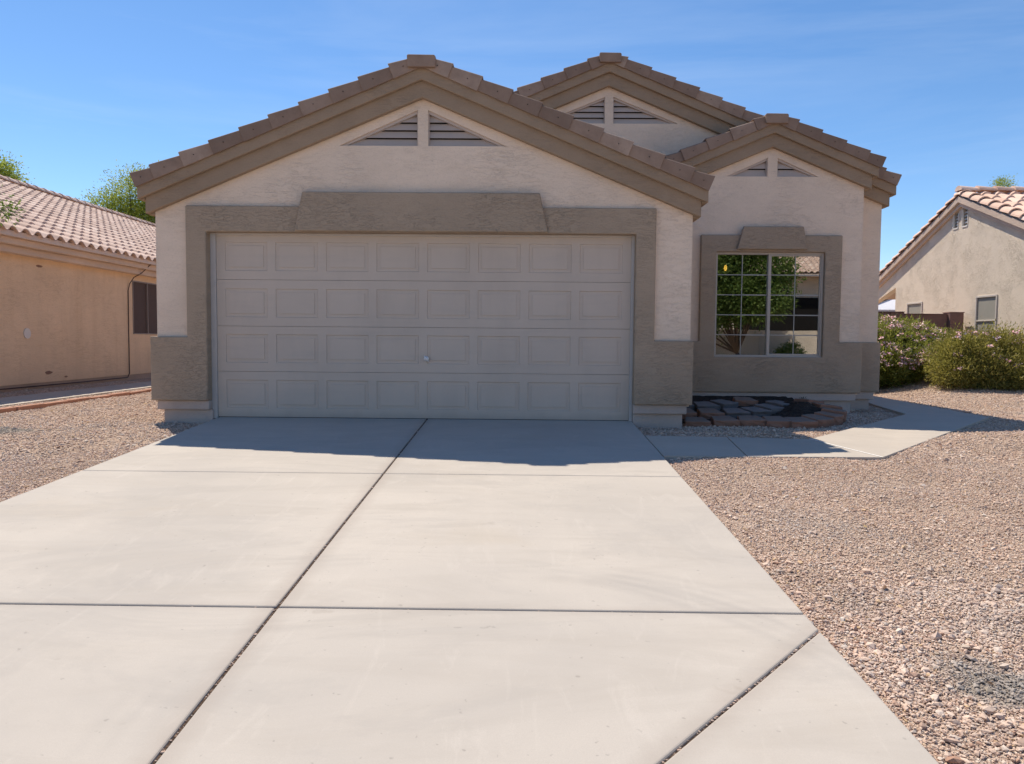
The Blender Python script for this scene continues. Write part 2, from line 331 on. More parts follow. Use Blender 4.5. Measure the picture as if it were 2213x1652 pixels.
class MB:
    def __init__(s): s.v = []; s.f = []; s.m = []; s.a = []
    def add(s, vs, fs, mi=0, a=0.5):
        n = len(s.v); s.v += [tuple(q) for q in vs]; s.f += [tuple(i+n for i in f) for f in fs]; s.m += [mi]*len(fs); s.a += [a]*len(fs)
    def box(s, x0, x1, y0, y1, z0, z1, mi=0, a=0.5):
        s.add([(x0, y0, z0), (x1, y0, z0), (x1, y1, z0), (x0, y1, z0), (x0, y0, z1), (x1, y0, z1), (x1, y1, z1), (x0, y1, z1)],
              [(0, 3, 2, 1), (4, 5, 6, 7), (0, 1, 5, 4), (1, 2, 6, 5), (2, 3, 7, 6), (3, 0, 4, 7)], mi, a)
    def prism(s, pts, d0, d1, ax='y', mi=0, a=0.5):
        """pts: outline in the plane across ax; extruded from d0 to d1"""
        n = len(pts)
        def P(u, v, d): return (u, d, v) if ax == 'y' else ((d, u, v) if ax == 'x' else (u, v, d))
        vs = [P(u, v, d0) for u, v in pts] + [P(u, v, d1) for u, v in pts]
        fs = [tuple(range(n)), tuple(range(2*n-1, n-1, -1))] + [(i, i+n, (i+1) % n+n, (i+1) % n) for i in range(n)]
        s.add(vs, fs, mi, a)
    def tube(s, pts, rad, n=8, mi=0):
        pts = [Vector(q) for q in pts]; base = len(s.v); rings = []
        for i, q in enumerate(pts):
            d = (pts[min(i+1, len(pts)-1)] - pts[max(i-1, 0)]).normalized()
            a = d.orthogonal().normalized() if i == 0 else (rings[-1][0] - d*rings[-1][0].dot(d)).normalized()
            rings.append((a, d.cross(a)))
        rr = rad if isinstance(rad, (list, tuple)) else [rad]*len(pts)
        vs = []
        for (a, bb), q, r_ in zip(rings, pts, rr):
            for k in range(n):
                t = 2*math.pi*k/n; vs.append(q + a*math.cos(t)*r_ + bb*math.sin(t)*r_)
        fs = []
        for i in range(len(pts)-1):
            for k in range(n): fs.append((i*n+k, i*n+(k+1) % n, (i+1)*n+(k+1) % n, (i+1)*n+k))
        fs.append(tuple(range(n-1, -1, -1))); fs.append(tuple((len(pts)-1)*n+k for k in range(n)))
        s.add(vs, fs, mi)
    def build(s, name, mats, parent=None, smooth=False, bevel=0.0, seg=2, attr=False):
        o = mesh_obj(name, s.v, s.f, mats, parent, smooth, s.m if isinstance(mats, (list, tuple)) else None, bevel, seg, s.a if attr else None)
        bm = bmesh.new(); bm.from_mesh(o.data); bmesh.ops.recalc_face_normals(bm, faces=bm.faces); bm.to_mesh(o.data); bm.free()
        return o

def holed(name, outer, holes, d0, d1, mat, parent, ax='y', bevel=0.0, tag_=None):
    """slab with holes; outline in the plane across ax"""
    loops = [outer] + holes; flat = [q for l in loops for q in l]
    tris = tessellate_polygon([[Vector((u, v, 0)) for u, v in l] for l in loops])
    def P(u, v, d): return (u, d, v) if ax == 'y' else (d, u, v)
    n = len(flat); vs = [P(u, v, d0) for u, v in flat] + [P(u, v, d1) for u, v in flat]
    fs = [tuple(t) for t in tris] + [tuple(i+n for i in reversed(t)) for t in tris]
    k = 0
    for l in loops:
        m = len(l)
        for i in range(m): fs.append((k+i, k+(i+1) % m, k+(i+1) % m+n, k+i+n))
        k += m
    me = bpy.data.meshes.new(name); me.from_pydata(vs, [], fs); me.materials.append(mat)
    bm = bmesh.new(); bm.from_mesh(me); bmesh.ops.recalc_face_normals(bm, faces=bm.faces)
    bmesh.ops.dissolve_limit(bm, angle_limit=0.01, verts=[], edges=bm.edges) if False else None
    bm.to_mesh(me); bm.free()
    o = link(name, me, parent)
    if bevel:
        md = o.modifiers.new("bevel", 'BEVEL'); md.width = bevel; md.segments = 2; md.limit_method = 'ANGLE'; md.angle_limit = math.radians(40)
    return o

# ------------------------------------------------------------------ S-tile roof surface
PITCH = 0.4167
def tile_roof(name, eave0, udir, vdir, length, run, z0, mat, parent, w_=0.31, row=0.37, amp=0.035, pitch=PITCH, thick=0.018):
    """eave0 (x,y) start of the eave, udir along the eave, vdir horizontal up-slope"""
    cosp = 1/math.sqrt(1+pitch*pitch)
    nu = max(2, int(length/w_)); k = 10; nrow = int(math.ceil(run/(row*cosp)))
    prof = []
    for j in range(nu*k+1):
        t = (j % k)/k
        h = amp*(1.15*math.cos(2*math.pi*t) - 0.15*math.cos(4*math.pi*t)); prof.append(h)
    u = np.linspace(0, length, nu*k+1); prof = np.array(prof)
    V = []; F = []; A = []
    base = np.array([eave0[0], eave0[1]]); ud = np.array(udir); vd = np.array(vdir)
    rn = RNG.random((nrow, nu))
    def line(v, dz, jit=None):
        xy = base + np.outer(u, ud) + vd*v; z = z0 + pitch*v + prof + dz
        return np.column_stack([xy, z])
    N = nu*k+1; idx = 0
    for rI in range(nrow):
        v0 = rI*row*cosp; v1 = min((rI+1)*row*cosp+0.02, run)
        j0 = np.repeat(RNG.normal(0, 0.0035, nu), k); j0 = np.append(j0, j0[-1])
        lo = line(v0 - 0.0, 0.0); lo[:, 2] += 0.046 + j0; lo[:, :2] -= np.outer(np.abs(j0)*1.5, vd)
        un = lo.copy(); un[:, 2] -= thick + (0.03 if rI else 0.0)
        hi = line(v1, 0.004)
        V += [un, lo, hi]
        cols = np.arange(N-1); a = idx+cols
        F.append(np.column_stack([a, a+1, a+1+N, a+N])); A.append(np.repeat(rn[rI], k)*0.5)
        F.append(np.column_stack([a+N, a+1+N, a+1+2*N, a+2*N])); A.append(np.repeat(rn[rI], k))
        if rI == 0:
            bk = line(0.25, -thick); V.append(bk); F.append(np.column_stack([a+3*N, a+1+3*N, a+1, a])); A.append(np.repeat(rn[rI], k)); idx += N
        idx += 3*N
    V = np.concatenate(V); F = np.concatenate(F); A = np.concatenate(A)
    me = bpy.data.meshes.new(name); me.from_pydata(V.tolist(), [], F.tolist()); me.materials.append(mat)
    at = me.attributes.new("rnd", 'FLOAT', 'FACE'); at.data.foreach_set("value", A.astype(np.float32))
    return link(name, me, parent)

def ridge_caps(mb, p0, p1, rad=0.11, step=0.36, drop=0.03):
    p0 = Vector(p0); p1 = Vector(p1); d = p1-p0; n = max(1, int(d.length/step)); d.normalize()
    side = d.cross(Vector((0, 0, 1))).normalized(); upv = side.cross(d)
    for i in range(n):
        a = p0 + d*step*i; e = a + d*(step+0.05); vs = []; a_ = random.random(); K = 8
        for q, rr, dz in ((a, rad*1.12, 0.015), (e, rad*0.92, -0.005)):
            for k in range(K+1):
                t = math.pi*k/K; vs.append(q + side*math.cos(t)*rr + upv*(math.sin(t)*rr*0.8+dz-drop))
        fs = [(k, k+1, k+1+K+1, k+K+1) for k in range(K)] + [tuple(range(K, -1, -1)), tuple(K+1+k for k in range(K+1))]
        mb.add(vs, fs, 0, a_)

def rake_tiles(name, cx, half, zl, yf, mat, parent, height=0.135, depth=0.2, skip_left=None, expo=0.345):
    """flat verge tiles stepping up both slopes to a cap at the apex"""
    mb = MB(); th = math.atan(PITCH)
    for sgn in (-1, 1):
        xdir = Vector((-sgn*math.cos(th), 0, math.sin(th)))      # up-slope
        nrm = Vector((sgn*math.sin(th), 0, math.cos(th)))
        eave = Vector((cx + sgn*half, 0, zl - PITCH*half))
        total = (half-0.12)/math.cos(th); ex = expo/math.cos(th)
        s0 = 0.0; lens = [0.24]; 
        while sum(lens) < total: lens.append(ex*random.uniform(0.965, 1.035))
        for i, L in enumerate(lens):
            if skip_left is not None and sgn < 0 and (cx - half + s0*math.cos(th)) < skip_left: s0 += L; continue
            L2 = min(L + 0.05, total + 0.02 - s0)
            if L2 <= 0.03: break
            lo_n, hi_n = 0.034 + random.uniform(-0.004, 0.004), -0.002
            lo_y, hi_y = -0.022 + random.uniform(-0.003, 0.003), 0.0
            hh = height*random.uniform(0.98, 1.03)
            sect = [(0, -hh), (0.0, -0.012), (0.012, 0.0), (depth, 0.0), (depth, -0.02), (0.024, -0.02), (0.024, -hh)]
            vs = []
            for s_, dn, dy in ((s0, lo_n, lo_y), (s0+L2, hi_n, hi_y)):
                for (yy, nn) in sect:
                    ext = (-dn-0.010 if s_ == s0 else -dn) if nn < -0.05 else 0.0
                    vs.append(eave + xdir*s_ + nrm*(nn*(1.0)+dn+ext) + Vector((0, yf+yy+dy, 0)))
            n = len(sect)
            fs = [tuple(range(n-1, -1, -1)), tuple(range(n, 2*n))] + [(k, (k+1) % n, (k+1) % n+n, k+n) for k in range(n)]
            mb.add(vs, fs, 0, random.random())
            # nail hole
            hp = eave + xdir*(s0+L*0.42) + nrm*(-height*0.45) + Vector((0, yf-0.0245, 0)); K = 6
            mb.add([hp + Vector((math.cos(2*math.pi*k/K)*0.006, 0, math.sin(2*math.pi*k/K)*0.006)) for k in range(K)]
                   + [hp + Vector((math.cos(2*math.pi*k/K)*0.006, 0.02, math.sin(2*math.pi*k/K)*0.006)) for k in range(K)],
                   [tuple(range(K))] + [(k, k+K, (k+1) % K+K, (k+1) % K) for k in range(K)], 1)
            s0 += L
    o = mb.build(name, [mat, DARK], parent, bevel=0.004, seg=1, attr=True)
    # cap piece closing the ridge at the verge
    cb = MB(); zt = zl - 0.030; hw = 0.155
    pts = [(cx-hw+.004, zt-0.135), (cx-hw-0.002, zt-0.012), (cx-hw+0.008, zt), (cx+hw-0.01, zt-0.004), (cx+hw+0.010, zt-0.018), (cx+hw+.006, zt-0.138)]
    cb.prism(pts, yf-0.05, yf+0.30, 'y', 0, 0.6); cb.prism([(cx-0.05, zt-0.01), (cx-0.035, zt+0.008), (cx+0.035, zt+0.008), (cx+0.05, zt-0.01)], yf-0.02, yf+0.05, 'y', 0, 0.9)
    cb.build("ridge_cap_tile", mat, parent, bevel=0.005, seg=1, attr=True)
    return o

def chevron(cx, half, zapex_top, zapex_bot, zslope=PITCH, r_end=None, l_end=None):
    """closed outline of a raked band: top line and bottom line, plumb-cut ends"""
    L, R = cx-half, cx+half
    return [(L, zapex_bot-zslope*half), (L, zapex_top-zslope*half), (cx, zapex_top), (R, zapex_top-zslope*half), (R, zapex_bot-zslope*half), (cx, zapex_bot)]

def louvre(cx, half, zb, zt_slope, post, yw, parent, slat_mat, gap=0.085, n=4):
    """the two triangular louvred openings either side of a post; returns hole outlines"""
    holes = []
    for s in (-1, 1):
        xi = cx + s*post/2; xo = cx + s*half; zt = zb + (half-post/2)*zt_slope
        holes.append([(xo, zb), (xi, zb), (xi, zt)])
        mb = MB(); Lx = half-post/2
        # stepped inner frame
        ins = 0.030
        xo2 = cx + s*(half-ins*3.0); xi2 = xi + s*ins*0.4; zb2 = zb + ins*0.4; zt2 = zb2 + (abs(xo2-xi2))*zt_slope*0.98
        o_ = [(xo, zb), (xi, zb), (xi, zt)]; i_ = [(xo2, zb2), (xi2, zb2), (xi2, zt2)]
        vs = [(u, yw+0.022, v) for u, v in o_] + [(u, yw+0.022, v) for u, v in i_] + [(u, yw+0.075, v) for u, v in i_]
        mb.add(vs, [(0, 1, 4, 3), (1, 2, 5, 4), (2, 0, 3, 5), (3, 4, 7, 6), (4, 5, 8, 7), (5, 3, 6, 8)], 0)
        H = zt2-zb2; k = max(2, int(round(H/gap))); g = H/k
        for i in range(k):
            z0 = zb2 + g*i; z1 = z0 + g*0.90
            w0 = abs(xo2-xi2)*(1-(z0-zb2)/H); w1 = abs(xo2-xi2)*(1-(z1-zb2)/H)
            if w1 < 0.03: w1 = 0.02
            a0, a1 = xi2, xi2+s*w0; c1 = xi2+s*w1
            ya, yb = yw+0.035, yw+0.075
            mb.add([(a0, ya, z0), (a1, ya, z0), (c1, yb, z1), (a0, yb, z1), (a0, ya+0.012, z0), (a1, ya+0.012, z0), (c1, yb+0.012, z1), (a0, yb+0.012, z1)],
                   [(0, 1, 2, 3), (4, 7, 6, 5), (0, 4, 5, 1), (3, 2, 6, 7), (1, 5, 6, 2), (0, 3, 7, 4)], 0)
        mb.add([(xo, yw+0.10, zb-0.01), (xi-s*0.01, yw+0.10, zb-0.01), (xi-s*0.01, yw+0.10, zt)], [(0, 1, 2)], 1)
        mb.build("gable_vent", [slat_mat, DARK], parent)
    return holes

# ------------------------------------------------------------------ the tan house
H = thing("stucco_house", (-1.16, 0.0, 0.0), "tan stucco house with wide garage door and three tiled gables, in shade behind the driveway", "house")
YB = 16.0

# --- garage gable
GX, GH, GZ = -1.1625, 3.1225, 4.170
vh = louvre(GX, 0.965, 3.180, 0.452, 0.117, 0.06, H, SLAT)
wb = 0.19
zs = lambda x, off: GZ - off - PITCH*abs(x-GX)
outer = [(GX-GH, wb), (GX-GH, zs(GX-GH, .30)), (GX, GZ-.30), (GX+GH, zs(GX+GH, .30)), (GX+GH, wb), (1.325, wb), (1.325, 2.199), (-3.695, 2.199), (-3.695, wb)]
garage_wall = holed("garage_wall", outer, vh, 0.06, 0.24, WALL, H)
mb = MB()
mb.box(GX-GH, GX-GH+0.18, 0.24, YB, wb, 2.75); mb.box(GX+GH-0.18, GX+GH, 0.24, 2.40, wb, 2.75)
mb.build("side_wall", WALL, H)
# taupe surround, belt and keystone
sur = [(-4.345, .211), (-4.345, .96), (-3.912, .96), (-3.912, 2.478), (1.534, 2.478), (1.534, .96), (1.989, .96), (1.989, .211), (1.305, .211), (1.305, 2.179), (-3.675, 2.179), (-3.675, .211)]
mb = MB(); mb.prism(sur, 0.0, 0.16)
mb.box(-4.345, -4.286, 0.16, YB, .211, .96); mb.box(1.961, 1.989, 0.16, 2.338, .211, .96)
mb.build("door_surround", TRIM, H, bevel=0.018, seg=3)
mb = MB(); mb.prism([(-2.628, 2.186), (-2.54, 2.634), (.191, 2.634), (.285, 2.186)], -0.05, 0.004); mb.build("keystone_panel", TRIM, H, bevel=0.015, seg=3)
# base: screed ledge and stem wall
mb = MB()
mb.box(-4.295, -3.679, 0.045, 0.23, .100, .2095); mb.box(1.309, 1.934, 0.045, 0.23, .100, .2095)
mb.box(-4.295, -4.2, 0.23, YB, .100, .2095); mb.box(1.90, 1.934, 0.23, 2.36, .100, .2095)
mb.build("base_ledge", STEM, H, bevel=0.012, seg=2)
mb = MB()
mb.box(-4.235, -3.655, 0.09, 0.30, -.22, .100); mb.box(1.312, 1.893, 0.09, 0.30, -.22, .100)
mb.box(-4.235, -4.1, 0.30, YB, -.22, .100); mb.box(1.80, 1.893, 0.30, 2.4, -.22, .100)
mb.build("stem_wall", STEM, H, bevel=0.008)
# garage interior shell so no light leaks
mb = MB(); mb.box(-4.1, 1.8, 0.32, 0.34, -0.02, 2.6); mb.build("inner_lining", DARK, H)

# --- cornice bands
def cornice(cx, hw, zl, yw, side_back, left=True, right=True, xl_end=None):
    mb = MB()
    mb.prism(chevron(cx, hw+.080, zl-.20, zl-.464), yw-.08, yw+.001 if False else yw-0.0005, 'y')
    o1 = mb
    if left: mb.box(cx-hw-.080, cx-hw-.001, yw-.0005, side_back, zl-.464-PITCH*(hw+.08), zl-.24-PITCH*(hw+.08))
    if right: mb.box(cx+hw+.001, cx+hw+.080, yw-.0005, side_back, zl-.464-PITCH*(hw+.08), zl-.24-PITCH*(hw+.08))
    mb.build("lower_cornice_band", BAND, H, bevel=0.014, seg=3)
    mb = MB(); mb.prism(chevron(cx, hw+.145, zl-.128, zl-.280), yw-.14, yw-.0815, 'y')
    mb.prism(chevron(cx, hw+.144, zl-.129, zl-.26), yw-.0815, yw+.3, 'y') if False else None
    if left: mb.box(cx-hw-.145, cx-hw-.082, yw-.0815, side_back, zl-.280-PITCH*(hw+.145), zl-.13-PITCH*(hw+.145))
    if right: mb.box(cx+hw+.082, cx+hw+.145, yw-.0815, side_back, zl-.280-PITCH*(hw+.145), zl-.13-PITCH*(hw+.145))
    mb.build("upper_cornice_band", BAND, H, bevel=0.012, seg=3)
cornice(GX, GH, GZ, 0.06, YB, True, True)
rake_tiles("verge_tiles", GX, 3.315, GZ, -0.105, TILE, H)

# --- wing with the window
WX, WH, WZ = 3.59, 1.35, 4.222
WOFF = 2.40
vh = louvre(3.61, 0.665, 3.350, 0.452, 0.140, WOFF, H, SLAT, 0.09)
zs = lambda x, off: WZ - off - PITCH*abs(x-WX)
outer = [(1.97, wb), (1.97, zs(1.97, .30)), (WX, WZ-.30), (WX+WH, zs(WX+WH, .30)), (WX+WH, wb)]
win = [(2.80, .715), (4.406, .715), (4.406, 2.274), (2.80, 2.274)]
holed("window_wall", outer, vh+[win], WOFF, WOFF+.16, WALL, H)
sur = [(1.992, .211), (1.992, .96), (2.59, .96), (2.59, 2.504), (4.635, 2.504), (4.635, .96), (4.968, .96), (4.968, .211)]
holed("window_surround", sur, [[(2.818, .734), (4.388, .734), (4.388, 2.256), (2.818, 2.256)]], 2.34, 2.46, TRIM, H, bevel=0.016)
mb = MB(); mb.box(4.9405, 4.968, 2.46, 2.70, .211, .96); mb.build("corner_belt", TRIM, H)
mb = MB(); mb.prism([(3.103, 2.290), (3.188, 2.62), (4.052, 2.62), (4.115, 2.290)], 2.29, 2.344); mb.build("keystone_panel", TRIM, H, bevel=0.014, seg=3)
mb = MB(); mb.box(1.94, 4.905, 2.372, 2.56, .098, .2095); mb.box(1.94, 4.86, 2.43, 2.7, -.2, .098)
mb.build("base_ledge", STEM, H, bevel=0.01)
mb = MB(); mb.box(WX+WH-.16, WX+WH, WOFF+.16, 2.76, wb, 3.2); mb.build("side_wall", WALL, H)
cornice(WX, WH, WZ, WOFF, 2.60, False, True)
rake_tiles("verge_tiles", WX, 1.565, WZ, 2.235, TILE, H, skip_left=1.6)

# --- main body gable
MX, MH, MZ = 1.255, 4.115, 5.190
MOFF = 2.76
vh = louvre(1.27, 1.03, 4.195, 0.405, 0.120, MOFF, H, SLAT)
zs = lambda x, off: MZ - off - PITCH*abs(x-MX)
outer = [(MX-MH, 2.75), (MX-MH, zs(MX-MH, .30)), (MX, MZ-.30), (MX+MH, zs(MX+MH, .30)), (MX+MH, wb), (4.7, wb), (4.7, 2.75)]
holed("main_wall", outer, vh, MOFF, MOFF+.16, WALL, H)
mb = MB(); mb.box(MX+MH-.16, MX+MH, MOFF+.16, YB, wb, 3.2); mb.box(-4.1, MX+MH-.16, YB-.16, YB, 0, 2.9); mb.build("side_wall", WALL, H)
mb = MB(); mb.prism([(4.97, .211), (5.400, .211), (5.400, .96), (4.97, .96)], 2.70, MOFF-.0005); mb.box(MX+MH+.001, 5.400, MOFF-.0005, YB, .211, .96); mb.build("corner_belt", TRIM, H, bevel=0.018, seg=3)
mb = MB(); mb.box(4.9, 5.330, 2.725, 2.9, .098, .2095); mb.box(4.87, 5.285, 2.775, 3.0, -.2, .098); mb.box(5.2, 5.33, 2.9, YB, .098, .2095); mb.box(5.2, 5.285, 3.0, YB, -.2, .098)
mb.build("base_ledge", STEM, H, bevel=0.01)
cornice(MX, MH, MZ, MOFF, YB, False, True)
rake_tiles("verge_tiles", MX, 4.30, MZ, 2.595, TILE, H, skip_left=-1.2)

# --- roof surfaces (S tiles on decks)
def deck(cx, half, zl, y0, y1):
    mb = MB(); mb.prism(chevron(cx, half, zl-.135, zl-.20), y0, y1, 'y'); return mb
dk = MB()
for (cx, half, zl, y0, y1) in ((GX, GH+.13, GZ, 0.02, 9.0), (MX, MH+.13, MZ, MOFF-.04, YB), (WX, WH+.13, WZ, WOFF-.04, 5.0)):
    dk.prism(chevron(cx, half, zl-.137, zl-.20), y0, y1, 'y')
dk.build("roof_deck", BAND, H)
for (cx, half, zl, y0, y1) in ((GX, GH+.19, GZ, 0.10, 9.0), (MX, MH+.19, MZ, MOFF+.04, YB), (WX, WH+.17, WZ, WOFF+.04, 5.0)):
    ze = zl - .075 - PITCH*half
    tile_roof("roof_tiles", (cx+half, y0), (0, 1), (-1, 0), y1-y0, half, ze, TILE, H)
    tile_roof("roof_tiles", (cx-half, y0), (0, 1), (1, 0), y1-y0, half, ze, TILE, H)
    mb = MB(); ridge_caps(mb, (cx, y0+.05, zl-.09), (cx, y1, zl-.09), 0.12); mb.build("ridge_caps", TILE, H, attr=True)

# --- garage door
X0, X1 = -3.61, 1.27; YD = 0.145
gd = MB(); gd.box(-3.678, X0-0.002, 0.125, 0.20, -0.01, 2.20); gd.box(X1+0.002, 1.308, 0.125, 0.20, -0.01, 2.20); gd.box(X0, X1, 0.128, 0.20, 2.155, 2.20)
GD = gd.build("garage_door", JAMB, H, bevel=0.004)
zsn = [0.012, 0.554, 1.091, 1.637, 2.20]
pit = (X1-X0-0.2-0.50)/7.0
for i in range(4):
    z0, z1 = zsn[i]+0.0018, zsn[i+1]-0.0018
    us = {X0, X1}; loops = []
    pz0 = zsn[i]+0.105; pz1 = pz0+0.337
    holes = []; mb = MB()
    for j in range(8):
        a = X0+0.10+pit*j; e = a+0.50
        holes.append([(a, pz0), (e, pz0), (e, pz1), (a, pz1)])
        # groove + raised field
        def ring(ins, yy): return [(a+ins, yy, pz0+ins), (e-ins, yy, pz0+ins), (e-ins, yy, pz1-ins), (a+ins, yy, pz1-ins)]
        vs = ring(0, YD)+ring(0.006, YD+0.010)+ring(0.042, YD+0.009)+ring(0.0445, YD+0.002)
        fs = []
        for k in range(3):
            for q in range(4): fs.append((k*4+q, k*4+(q+1) % 4, (k+1)*4+(q+1) % 4, (k+1)*4+q))
        fs.append((12, 13, 14, 15)); mb.add(vs, fs)
    flat = [[(X0, z0), (X1, z0), (X1, z1), (X0, z1)]]+holes
    tr = tessellate_polygon([[Vector((u, v, 0)) for u, v in l] for l in flat]); fl = [q for l in flat for q in l]
    mb.add([(u, YD, v) for u, v in fl], [tuple(t) for t in tr])
    mb.add([(X0, YD, z0), (X1, YD, z0), (X1, YD, z1), (X0, YD, z1), (X0, YD+0.05, z0-0.003), (X1, YD+0.05, z0-0.003), (X1, YD+0.05, z1+0.003), (X0, YD+0.05, z1+0.003)],
           [(0, 4, 5, 1), (1, 5, 6, 2), (2, 6, 7, 3), (3, 7, 4, 0)])
    mb.build("door_section", DOOR, GD)
mb = MB(); mb.box(X0, X1, YD+0.012, YD+0.05, -0.012, 0.0155); mb.build("bottom_seal", DARK, GD)
mb = MB()
hx, hz = -1.128, 0.722
mb.tube([(hx, YD-0.004, hz), (hx, YD-0.016, hz)], 0.031, 16); mb.tube([(hx, YD-0.016, hz), (hx, YD-0.040, hz)], 0.009, 10)
mb.tube([(hx-0.022, YD-0.042, hz+0.036), (hx+0.002, YD-0.046, hz+0.004), (hx+0.030, YD-0.042, hz-0.034)], [0.007, 0.010, 0.008], 10)
mb.build("lock_handle", CHROME, GD, smooth=True)

# --- window with grids
W0, W1, Z0, Z1 = 2.818, 4.388, .734, 2.256; yf = 2.395
fr = MB()
fr.box(W0-.012, W0+.030, yf, yf+.06, Z0-.012, Z1+.012); fr.box(W1-.030, W1+.012, yf, yf+.06, Z0-.012, Z1+.012)
fr.box(W0+.030, W1-.030, yf, yf+.06, Z1-.030, Z1+.012); fr.box(W0+.030, W1-.030, yf, yf+.06, Z0-.012, Z0+.028)
fr.box(W0-.01, W1+.01, yf-.02, yf, Z0-.010, Z0+.012)
WF = fr.build("window", VINYL, H, bevel=0.003, seg=1)
xm = (W0+W1)/2+0.012
mb = MB(); mb.box(xm-.026, xm+.018, yf+.004, yf+.05, Z0+.028, Z1-.030)
mb.box(xm+.018, W1-.030, yf+.010, yf+.045, Z1-.050, Z1-.030); mb.box(xm+.018, W1-.030, yf+.010, yf+.045, Z0+.028, Z0+.048); mb.box(W1-.046, W1-.030, yf+.010, yf+.045, Z0+.048, Z1-.050)
mb.build("sash", VINYL, WF, bevel=0.002, seg=1)
for (a, e, yy) in ((W0+.030, xm-.026, yf+.042), (xm+.018, W1-.046, yf+.026)):
    mb = MB(); mb.box(a, e, yy, yy+.006, Z0+.028, Z1-.030); mb.build("pane", GLASS, WF)
    mb = MB(); xc = (a+e)/2
    mb.box(xc-.006, xc+.006, yy-.004, yy-.0008, Z0+.03, Z1-.032)
    for k in range(1, 5):
        zz = Z0+.028 + (Z1-Z0-.058)*k/5; mb.box(a, xc-.0085, yy-.004, yy-.0008, zz-.006, zz+.006); mb.box(xc+.0085, e, yy-.004, yy-.0008, zz-.008, zz+.008)
    mb.build("grid_bars", GRID, WF)
mb = MB(); x0, x1, y0, y1, z0, z1 = 2.2, 4.75, 2.57, 6.5, 0.05, 2.65
mb.add([(x0, y0, z0), (x1, y0, z0), (x1, y1, z0), (x0, y1, z0), (x0, y0, z1), (x1, y0, z1), (x1, y1, z1), (x0, y1, z1)], [(0, 1, 2, 3), (4, 7, 6, 5), (1, 5, 6, 2), (2, 6, 7, 3), (3, 7, 4, 0)])
mb.build("room_lining", ROOM, H)
lp = thing("pendant_lamp", (3.175, 3.2, 2.63), "small amber lamp glowing behind the upper left window panes", "lamp")
mb = MB(); mb.tube([(3.175, 3.2, 2.64), (3.175, 3.2, 2.15)], 0.006, 6); mb.build("cord", DARK, lp)
mb = MB(); mb.tube([(3.175, 3.2, 2.15), (3.175, 3.2, 2.13), (3.175, 3.2, 2.09), (3.175, 3.2, 2.06)], [0.010, 0.022, 0.026, 0.012], 12); mb.build("lamp_shade", AMBER, lp, smooth=True)

# ------------------------------------------------------------------ ground
def sstep(a, b_, x):
    t = np.clip((x-a)/(b_-a), 0, 1); return t*t*(3-2*t)
def gz(x, y_):
    x = np.asarray(x, float); y_ = np.asarray(y_, float)
    z = np.where(y_ > -0.6, -0.065, -0.065+0.052*(np.maximum(y_, -14.0)+0.6))
    z = z + 0.24*sstep(6.7, 8.4, x)*sstep(2.0, 7.0, y_)*(1-sstep(12, 25, y_)*0.5)
    z = z + 0.035*sstep(-8.3, -9.2, x)*sstep(-2, 1, y_)
    bump = 0.010*np.sin(x*2.1+1.3*np.sin(y_*1.7))*np.cos(y_*2.4+x*0.6) + 0.006*np.sin(x*5.3+y_*3.1)*np.sin(y_*4.7-x*2.2)
    z = z - 0.03*inside_path(x, y_) - 0.014*((x > 3.0) & (x < 6.9) & (y_ > -2.3) & (y_ < 2.5))
    z = z + 0.020*sstep(-3.0, -2.2, y_)*(y_ < -0.5)*sstep(1.33, 1.7, x)*(1-sstep(3.6, 4.6, x))
    off = sstep(1.33, 1.8, x)+sstep(-3.63, -4.2, x)
    nearpath = ((x > 1.2) & (x < 6.9) & (y_ > -2.3) & (y_ < 9))*1.0
    z = z + bump*np.clip(off, 0, 1)*(1-0.85*nearpath)
    return z
PATHI = [(1.5, -1.75), (3.27, -1.72), (6.17, 1.5), (6.42, 5.25), (6.5, 11.8), (5.8, 11.8), (5.86, 4.0), (5.48, 1.75), (3.1, -1.0), (2.2, -.98), (1.5, -.93)]
def inpoly(x, y_, poly):
    ins = np.zeros(np.shape(x), bool); n = len(poly)
    for i in range(n):
        x0, y0 = poly[i]; x1, y1 = poly[(i+1) % n]
        c = ((y0 > y_) != (y1 > y_)) & (x < (x1-x0)*(y_-y0)/(y1-y0+1e-12)+x0); ins ^= c
    return ins
def inside_path(x, y_): return inpoly(x, y_, PATHI)*1.0
def axis(lo, hi, step, far):
    a = list(np.arange(lo, hi+1e-6, step)); s_ = step; q = hi
    while q < far: s_ *= 1.5; q += s_; a.append(q)
    s_ = step; q = lo
    while q > -far: s_ *= 1.5; q -= s_; a.insert(0, q)
    return np.array(a)
gx = axis(-11, 11, 0.11, 400); gy = axis(-9.5, 11, 0.11, 400)
XX, YY = np.meshgrid(gx, gy); ZZ = gz(XX, YY)
nx, ny = len(gx), len(gy)
I = np.arange(nx*ny).reshape(ny, nx)
F = np.stack([I[:-1, :-1], I[:-1, 1:], I[1:, 1:], I[1:, :-1]], -1).reshape(-1, 4)
o = mesh_obj("ground", np.stack([XX, YY, ZZ], -1).reshape(-1, 3), F.tolist(), GBED, smooth=True); tag(o, kind="structure", label="pinkish gravel ground around the houses")

